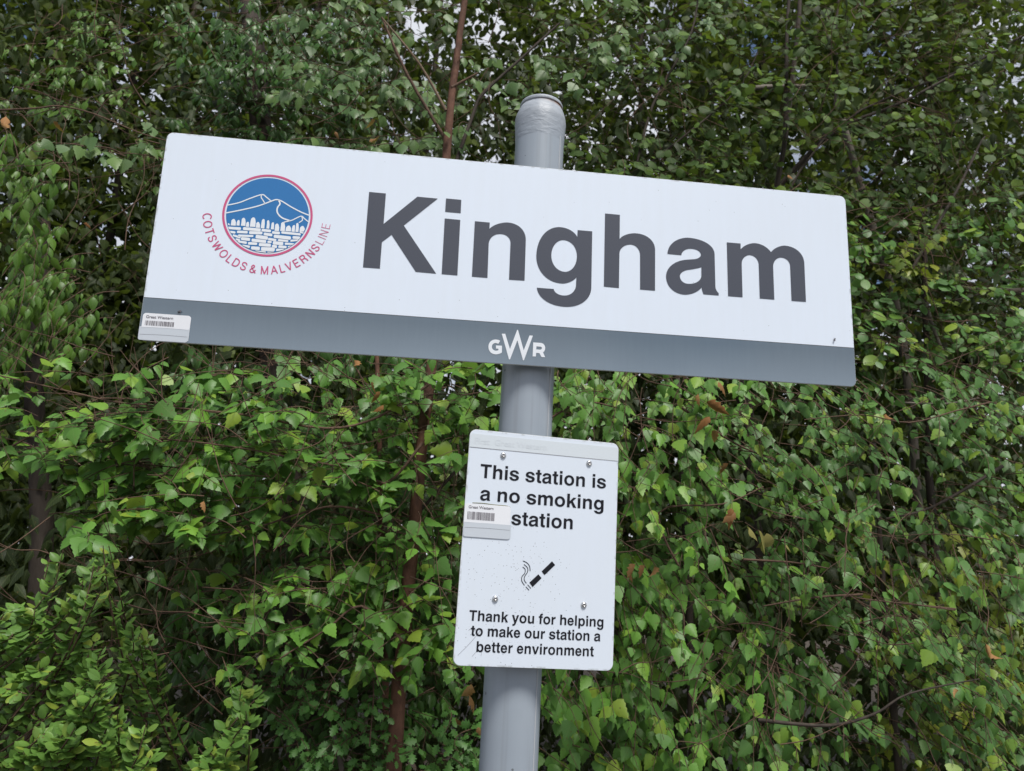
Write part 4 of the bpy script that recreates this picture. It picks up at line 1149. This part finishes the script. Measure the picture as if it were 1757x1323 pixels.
ivb = plant('ivy', 'bright green ivy hanging in clumps on a trunk at the left edge', 'ivy', 55, 1.3)
limb('stem', path_px([(70, 1000), (60, 700), (72, 380)], 1.8, True, None), .05, .03, B_DARK, ivb, 12, .004)
L, tw = Leaves(), Twigs()
zone_sprays(L, tw, (-40, 470, 112, 700), (1.15, 1.45), 56, (8, 12), .062, 1.2, .25, 80, (.1, .3), (.1, .3), .12, droop=1.3, jit=.22, spread=.5, sag=.3)
zone_sprays(L, tw, (-60, 260, 90, 460), (1.2, 1.5), 22, (8, 12), .065, 2.2, .3, 80, (.1, .3), (.1, .3), .12, holes=HOLES, droop=1.2, jit=.25, sag=.3)
zone_sprays(L, tw, (-60, 0, 170, 200), (1.4, 1.9), 36, (7, 11), .058, 6.2, .35, 80, (.1, .3), (.0, .2), .2, holes=HOLES, droop=.9, jit=.35)
zone_sprays(L, tw, (120, 20, 300, 330), (1.7, 2.3), 24, (6, 10), .06, 7.2, .42, 60, (.1, .4), (.0, .2), .2, holes=HOLES, droop=.7, jit=.4)
register(L, 'ivy', M_IVYB, ivb); bare_twigs(tw, (-20, 20, 290, 460), (1.2, 2.2), 60, .5)
tw.build(ivb)

# --- yellow-green ivy low on the right, seen through the birch curtain
ivy2 = plant('ivy', 'yellow green ivy behind the birch leaves at the lower right corner', 'ivy', 1690, 1.5)
limb('stem', path_px([(1640, 1300), (1600, 900), (1590, 600), (1585, 420)], 2.0, True, None), .025, .012, B_DARK, ivy2, 12, .006)
L, tw = Leaves(), Twigs()
zone_sprays(L, tw, (1500, 900, 1830, 1380), (1.0, 1.35), 90, (6, 9), .06, 9.2, .30, 90, (.1, .3), (.0, .2), .2, droop=.8, jit=.35)
zone_sprays(L, tw, (1535, 400, 1650, 520), (1.3, 1.6), 14, (5, 7), .06, 9.9, .2, 60, (.1, .3), (.0, .2), .1, droop=.8, jit=.35)
register(L, 'maple', M_IVYY, ivy2); tw.build(ivy2)

# --- round-leaved shrub overhead on the right, with dark diagonal rods
haz = plant('shrub', 'tall dark round leaved shrub with diagonal branches at the upper right', 'shrub', 1330, 1.9)
for pts, Y, r0, r1, m in (([(1245, 560), (1330, 330), (1368, 60), (1372, -40)], 2.4, .018, .012, B_DARK), ([(1310, 420), (1345, 250), (1350, 60), (1358, -60)], 2.0, .013, .009, B_DARK),
                          ([(1180, 520), (1400, 250), (1560, 170), (1757, 60)], 2.1, .013, .007, B_DARK), ([(1260, 520), (1420, 230), (1650, 120)], 1.9, .008, .004, B_DARK),
                          ([(1150, 480), (1410, 240), (1435, 40), (1440, -30)], 2.2, .010, .006, B_DARK), ([(1240, 160), (1310, 150), (1380, 148)], 2.4, .016, .014, B_GREY),
                          ([(1080, 340), (1120, 180), (1185, 60), (1200, -30)], 1.7, .008, .004, B_DARK), ([(1050, 330), (1250, 170), (1300, 90)], 1.8, .006, .003, B_DARK),
                          ([(1560, 470), (1640, 330), (1680, 250), (1690, 235)], 1.6, .008, .005, B_DARK), ([(1480, 430), (1560, 420), (1640, 380)], 2.0, .007, .004, B_TWIG)):
    limb('branch', [at(x, y, Y) for x, y in pts], r0, r1, m, haz, 8)
limb('trunk', path_px([(1300, 1200), (1290, 800), (1250, 540)], 2.3, True, .3), .05, .03, B_DARK, haz, 12)
L, tw = Leaves(), Twigs()
zone_sprays(L, tw, (930, -60, 1500, 360), (1.15, 2.0), 215, (6, 10), .062, 11.0, .36, 110, (.1, .4), (-.1, .25), .3, holes=HOLES, droop=.55, jit=.4, spread=.8)
zone_sprays(L, tw, (1440, -60, 1840, 420), (1.2, 2.1), 190, (6, 10), .062, 12.0, .36, 110, (.1, .4), (-.1, .25), .3, holes=HOLES, droop=.45, jit=.4, spread=.8)
zone_sprays(L, tw, (960, 300, 1440, 640), (1.4, 1.9), 60, (6, 9), .06, 13.0, .4, 110, (.1, .4), (-.1, .25), .3, droop=.5, jit=.4)
bare_twigs(tw, (930, -40, 1757, 400), (1.3, 2.4), 150, .6)
register(L, 'round', M_HAZEL, haz); tw.build(haz)

haz2 = plant('shrub', 'grey green shrub with a thick pale horizontal branch right of the long sign', 'shrub', 1620, 1.7)
limb('trunk', path_px([(1600, 1200), (1570, 800), (1545, 560), (1500, 400)], 2.5, True, .8), .030, .020, B_GREY, haz2, 12)
limb('branch', [at(1620, 492, 1.75), at(1700, 500, 1.7), at(1757, 500, 1.65), at(1850, 495, 1.6)], .016, .020, B_GREY, haz2, 10)
limb('branch', [at(1480, 560, 1.9), at(1540, 540, 1.75), at(1640, 515, 1.65), at(1700, 500, 1.6)], .006, .004, B_DARK, haz2)
limb('branch', [at(1530, 690, 1.3), at(1620, 693, 1.2), at(1680, 683, 1.15)], .005, .003, B_GREY, haz2)
limb('branch', [at(1590, 520, 1.9), at(1600, 560, 1.85), at(1625, 620, 1.8)], .010, .008, B_GREY, haz2)
L, tw = Leaves(), Twigs()
zone_sprays(L, tw, (1440, 330, 1830, 720), (1.1, 1.8), 150, (6, 9), .06, 14.0, .38, 90, (.1, .4), (-.1, .25), .3, holes=HOLES, droop=.5, jit=.42, spread=.8)
bare_twigs(tw, (1450, 330, 1757, 720), (1.2, 1.9), 60, .5)
register(L, 'round', M_BIRCH2, haz2); tw.build(haz2)

# --- young birches in front
bA = plant('birch_sapling', 'young birch with the thick red brown stem just left of the post', 'birch tree', 700, 1.0, 'young birches at the front of the hedge')
limb('trunk', path_px([(678, 1300), (693, 1080), (712, 900), (722, 780), (738, 650), (755, 420), (768, 245), (782, 110), (797, 0)], .98, True, 1.4), .025, .010, B_RED, bA, 14, .0015)
for pts, Y, r0, r1, m in (([(765, 240), (700, 130), (655, 30)], 1.0, .007, .004, B_TWIG), ([(765, 190), (720, 110), (655, 30)], .93, .006, .003, B_TAN), ([(775, 150), (820, 125)], .97, .006, .003, B_TWIG), ([(775, 300), (812, 195), (830, 160), (900, 95), (960, 40)], 1.05, .008, .004, B_DARK),
                          ([(690, 895), (640, 880), (560, 870), (440, 905), (380, 915), (300, 930)], .92, .0042, .002, B_TWIG), ([(735, 660), (650, 715), (560, 735), (420, 712), (300, 700), (200, 690), (120, 672), (-20, 640)], .84, .0045, .002, B_TWIG),
                          ([(-40, 800), (60, 745), (90, 742), (300, 755), (420, 770), (500, 785), (580, 800)], .84, .0035, .002, B_TWIG), ([(725, 760), (660, 830), (600, 780), (560, 795)], .85, .005, .002, B_TWIG),
                          ([(-30, 190), (60, 186), (100, 182), (160, 195), (240, 228), (300, 245)], .72, .003, .0015, B_TWIG), ([(700, 900), (860, 720), (880, 690)], 1.0, .006, .004, B_DARK), ([(690, 1100), (620, 1040), (560, 1080), (480, 1130)], .85, .005, .002, B_TWIG)):
    limb('branch', [at(x, y, Y) for x, y in pts], r0, r1, m, bA, 7)
L, tw = Leaves(), Twigs()
HZ = dict(droop=.42, jit=.38, spread=.75, face=(0, -.5, .8))
zone_sprays(L, tw, (330, 640, 700, 1110), (.48, 1.1), 118, (6, 10), .066, 21.0, .43, 85, (.12, .35), (.0, .12), .26, **HZ)
zone_sprays(L, tw, (640, 620, 830, 1220), (.55, 1.0), 44, (5, 8), .068, 22.0, .40, 70, (.15, .35), (.0, .2), .2, **HZ)
zone_sprays(L, tw, (0, 600, 330, 800), (.55, .85), 34, (5, 8), .068, 23.0, .38, 70, (.12, .3), (.02, .15), .25, **HZ)
zone_sprays(L, tw, (-20, 780, 160, 940), (.55, .85), 20, (5, 8), .068, 23.5, .38, 70, (.12, .3), (.02, .15), .25, **HZ)
zone_sprays(L, tw, (150, 760, 380, 940), (.6, .95), 42, (6, 9), .066, 24.0, .36, 70, (.12, .3), (.0, .15), .25, **HZ)
zone_sprays(L, tw, (380, 1050, 700, 1200), (.6, .95), 26, (5, 8), .066, 25.0, .40, 70, (.12, .3), (.0, .15), .25, **HZ)
zone_sprays(L, tw, (560, 640, 1010, 760), (.6, 1.0), 18, (5, 8), .066, 25.0, .35, 70, (.12, .3), (.0, .15), .25)
register(L, 'birch', M_BIRCH, bA)
L2 = Leaves()
zone_sprays(L2, tw, (450, -60, 860, 270), (.75, 1.15), 62, (5, 8), .068, 26.0, .40, 75, (.15, .35), (.05, .25), .25, holes=HOLES[:3], droop=1.1)
zone_sprays(L2, tw, (860, 90, 1010, 260), (.75, 1.1), 12, (5, 8), .066, 27.0, .35, 75, (.15, .35), (.05, .25), .2, droop=1.0)
zone_sprays(L2, tw, (-20, 190, 260, 290), (.62, .8), 9, (3, 5), .062, 28.0, .3, 75, (.05, .15), (.02, .1), .15, droop=1.0)
zone_sprays(L2, tw, (960, -60, 1330, 120), (.9, 1.3), 22, (4, 7), .064, 28.5, .4, 75, (.15, .35), (.05, .25), .25, droop=1.0)
bare_twigs(tw, (0, 600, 760, 1150), (.62, .95), 70, .35, .0018)
register(L2, 'birch', M_PALE, bA, 420); tw.build(bA)

bB = plant('birch_sapling', 'young birch with the thinnest brown stem, between the ivy and the red brown stem', 'birch tree', 650, 1.25, 'young birches at the front of the hedge')
limb('trunk', path_px([(662, 1250), (655, 960), (648, 650), (640, 480)], 1.25, True, None), .013, .007, B_RED, bB, 10)
L, tw = Leaves(), Twigs()
zone_sprays(L, tw, (420, 600, 780, 1000), (.95, 1.25), 40, (5, 8), .062, 31.0, .42, 75, (.1, .3), (.0, .2), .25)
register(L, 'birch', M_BIRCH2, bB); tw.build(bB)

bC = plant('birch_sapling', 'young birch whose leaves hang in a thick curtain just right of the notice', 'birch tree', 1180, 1.1, 'young birches at the front of the hedge')
limb('trunk', path_px([(1190, 1300), (1180, 1000), (1165, 700), (1150, 480)], 1.2, True, None), .020, .008, B_DARK, bC, 12)
for pts, Y, r0, r1, m in (([(1180, 1000), (1130, 880), (1240, 865), (1310, 835)], .8, .004, .002, B_TWIG), ([(1170, 700), (1260, 760), (1330, 790)], .9, .005, .002, B_TWIG), ([(940, 720), (1000, 690), (1060, 700)], .8, .004, .002, B_TWIG)):
    limb('branch', [at(x, y, Y) for x, y in pts], r0, r1, m, bC, 7)
L, tw = Leaves(), Twigs()
zone_sprays(L, tw, (930, 630, 1330, 1380), (.48, 1.0), 185, (6, 10), .062, 33.0, .38, 85, (.15, .4), (.05, .25), .2, droop=1.0, jit=.28)
zone_sprays(L, tw, (930, 640, 1330, 1380), (.95, 1.3), 80, (6, 10), .064, 34.0, .25, 105, (.15, .4), (.05, .25), .2, droop=1.0, jit=.3)
bare_twigs(tw, (950, 660, 1320, 1320), (.6, 1.0), 60, .35, .0018)
register(L, 'birch', M_BIRCH, bC); tw.build(bC)

bD = plant('birch_sapling', 'young birch whose drooping leaves cover the lower right of the hedge', 'birch tree', 1500, 1.2, 'young birches at the front of the hedge')
limb('trunk', path_px([(1540, 1300), (1515, 1000), (1500, 760)], 1.25, True, None), .018, .006, B_DARK, bD, 12)
for pts, Y, r0, r1, m in (([(1300, 1235), (1420, 1245), (1500, 1225), (1560, 1190), (1680, 1165)], .80, .006, .002, B_DARK), ([(1480, 1020), (1400, 1025), (1310, 1040)], .8, .004, .002, B_TWIG), ([(1720, 800), (1600, 870), (1520, 890)], 1.1, .007, .003, B_DARK),
                          ([(1275, 960), (1360, 965), (1420, 975)], .85, .004, .002, B_TWIG), ([(1700, 690), (1640, 705), (1560, 725), (1480, 712), (1380, 720)], .85, .003, .0015, B_TWIG), ([(1640, 1045), (1500, 1030), (1440, 1020)], .85, .003, .0015, B_TWIG)):
    limb('branch', [at(x, y, Y) for x, y in pts], r0, r1, m, bD, 7)
L, tw = Leaves(), Twigs()
zone_sprays(L, tw, (1280, 660, 1850, 1380), (.52, 1.1), 225, (6, 10), .057, 36.0, .39, 85, (.15, .4), (.05, .25), .2, droop=.95, jit=.3)
zone_sprays(L, tw, (1280, 660, 1850, 1380), (1.0, 1.35), 95, (6, 10), .06, 37.0, .25, 105, (.15, .4), (.05, .25), .2, droop=.95, jit=.3)
bare_twigs(tw, (1300, 680, 1757, 1320), (.62, 1.05), 80, .35, .0018)
register(L, 'birch', M_BIRCH2, bD); tw.build(bD)

# --- small-leaved shrub at the lower left, in upright arching shoots
co = plant('cotoneaster_shrub', 'small leaved glossy shrub in arching shoots at the lower left corner', 'shrub', 160, .9)
L, tw = Leaves(), Twigs()
SH = [((20, 1380), (110, 1130), (165, 950), .55), ((-20, 1250), (60, 1100), (105, 945), .6), ((60, 1200), (110, 1090), (155, 1000), .5), ((-60, 1180), (60, 1120), (140, 1020), .5), ((-60, 1330), (90, 1230), (180, 1150), .45),
      ((30, 1400), (110, 1250), (175, 1165), .42), ((100, 1400), (150, 1250), (160, 1190), .42), ((150, 1400), (200, 1290), (195, 1235), .45), ((230, 1400), (210, 1300), (190, 1240), .42), ((-40, 1160), (20, 1110), (60, 1060), .55),
      ((330, 1400), (395, 1280), (430, 1165), .45), ((370, 1420), (400, 1300), (420, 1240), .45), ((420, 1420), (380, 1340), (350, 1290), .45), ((260, 1300), (270, 1180), (235, 1090), .6), ((290, 1380), (280, 1220), (250, 1110), .6),
      ((255, 1250), (225, 1070), (185, 960), .65), ((-60, 1240), (20, 1180), (80, 1150), .42), ((0, 1350), (60, 1290), (120, 1250), .4), ((120, 1420), (240, 1330), (250, 1290), .4), ((180, 1430), (330, 1340), (380, 1310), .45), ((-80, 1140), (-10, 1100), (40, 1080), .5),
      ((60, 1260), (150, 1180), (175, 1120), .5), ((-60, 1390), (40, 1200), (90, 1130), .55), ((10, 1430), (90, 1330), (150, 1260), .4)]
for a, b, c, Y in SH:
    for rep in range(3):
        j = lambda s=22: rnd.gauss(0, s)
        P0, P1, P2 = at(a[0] + j(30), a[1] + j(), Y + .10), at(b[0] + j(), b[1] + j(), Y - .12 + rnd.uniform(0, .14)), at(c[0] + j(18), c[1] + j(18), Y + rnd.uniform(-.18, .04))
        pt = lambda u: (1 - u) ** 2 * P0 + 2 * u * (1 - u) * P1 + u * u * P2
        tw.add([pt(0), pt(.35), pt(.7), pt(1)], .003, .0012)
        nn_ = 17
        for k in range(nn_):
            u = .15 + .85 * k / nn_
            d = unit(pt(min(1, u + .04)) - pt(u - .04)); p = pt(u)
            for g in range(2 + (k % 3 == 0)):
                an = rnd.uniform(0, 6.28)
                sd = np.array([math.cos(an), -.25 + .5 * math.sin(an), .3 * math.sin(an)])
                L.add(p + sd * .004, unit(d * .6 + sd * .8), np.array([rnd.gauss(0, .45), -.6 + rnd.gauss(0, .3), .9]), rnd.uniform(.019, .036))
st = Twigs()
for (a, b, c, Y) in SH[::2]:
    g = at(a[0], 1400, Y + .25)
    limb('branch', [np.array([g[0] + rnd.uniform(-.1, .1), Y + .3, -.1]), np.array([g[0], Y + .28, g[2] * .6]), at(a[0], a[1], Y + .25)], .008, .003, B_TAN, co, 6)
register(L, 'oval', M_COTO, co); tw.build(co)

# --- lobed-leaved bush at the foot, left of the post
hw = plant('hawthorn_bush', 'bush of small lobed leaves at the bottom edge left of the post', 'bush', 580, .9)
limb('trunk', path_px([(600, 1600), (590, 1350), (570, 1250)], 1.05, True), .015, .006, B_GREY, hw, 8)
L, tw = Leaves(), Twigs()
zone_sprays(L, tw, (430, 1180, 700, 1400), (.8, 1.05), 55, (7, 10), .038, 41.0, .25, 70, (.1, .25), (-.15, .1), .15, droop=.5, jit=.4, spread=.9)
zone_sprays(L, tw, (700, 1180, 860, 1400), (.8, 1.1), 26, (6, 9), .045, 42.0, .25, 70, (.1, .25), (-.15, .1), .15, droop=.5, jit=.4, spread=.9)
register(L, 'lobed', M_HAW, hw); tw.build(hw)

# --- bright fresh tips and dry leaves caught among the twigs
def odd(root, kind, mat, items, label):
    b = Vector(root.location)
    for x, y, Y, s in items:
        p = at(x, y, Y - .07)
        for k in range(1):
            d = unit(np.array([rnd.gauss(0, .7), rnd.gauss(-.1, .4), -.7])); n = np.array([rnd.gauss(0, .7), -.8, rnd.gauss(.3, .5)]); n = unit(n - (n @ d) * d); xx = np.cross(d, n)
            o = bpy.data.objects.new('leaf', leaf_mesh(kind, rnd.randrange(len(T[kind])), mat)); o.parent = root
            s *= rnd.uniform(.7, 1.05); w = s * rnd.uniform(.6, 1.1)
            o.matrix_local = Matrix(((xx[0] * w, d[0] * s, n[0] * s, p[0] - b.x), (xx[1] * w, d[1] * s, n[1] * s, p[1] - b.y), (xx[2] * w, d[2] * s, n[2] * s, p[2] - b.z), (0, 0, 0, 1)))
            o['label'] = label; link(o)
odd(bA, 'dead', M_DEAD, [(636, 238, .85, .035), (575, 226, .9, .022), (643, 205, .95, .04), (92, 208, .6, .035), (10, 200, .6, .05), (0, 212, .62, .05), (637, 655, .62, .035), (652, 672, .62, .03), (658, 695, .62, .035), (350, 860, .6, .035), (143, 383, .7, .03), (607, 618, .6, .04), (655, 40, 1.0, .02)], 'dry orange brown leaf')
odd(bC, 'dead', M_DEAD, [(1090, 968, .5, .045), (1106, 970, .5, .04), (1122, 972, .5, .04), (1080, 980, .52, .03), (1212, 690, .55, .07), (1218, 715, .55, .06), (1226, 738, .56, .05), (1232, 655, .55, .05), (1198, 676, .55, .04), (1250, 795, .56, .05), (1262, 880, .52, .05), (1255, 872, .52, .045)], 'dry orange brown leaf')
odd(bD, 'dead', M_DEAD, [(1692, 1105, .6, .045), (1700, 1120, .6, .03), (1645, 1185, .6, .03), (1520, 710, .9, .04), (1352, 300, 1.0, .03)], 'dry orange brown leaf')
odd(bC, 'birch', M_YELLOW, [(1310, 920, .5, .075), (1328, 925, .5, .065), (1285, 905, .52, .05), (1350, 935, .52, .03)], 'withered pale yellow leaf')
odd(hw, 'dead', M_DEAD, [(812, 1180, .5, .05), (805, 1195, .5, .06), (818, 1250, .52, .05), (785, 1235, .55, .04)], 'withered brown leaf')
place_registered()
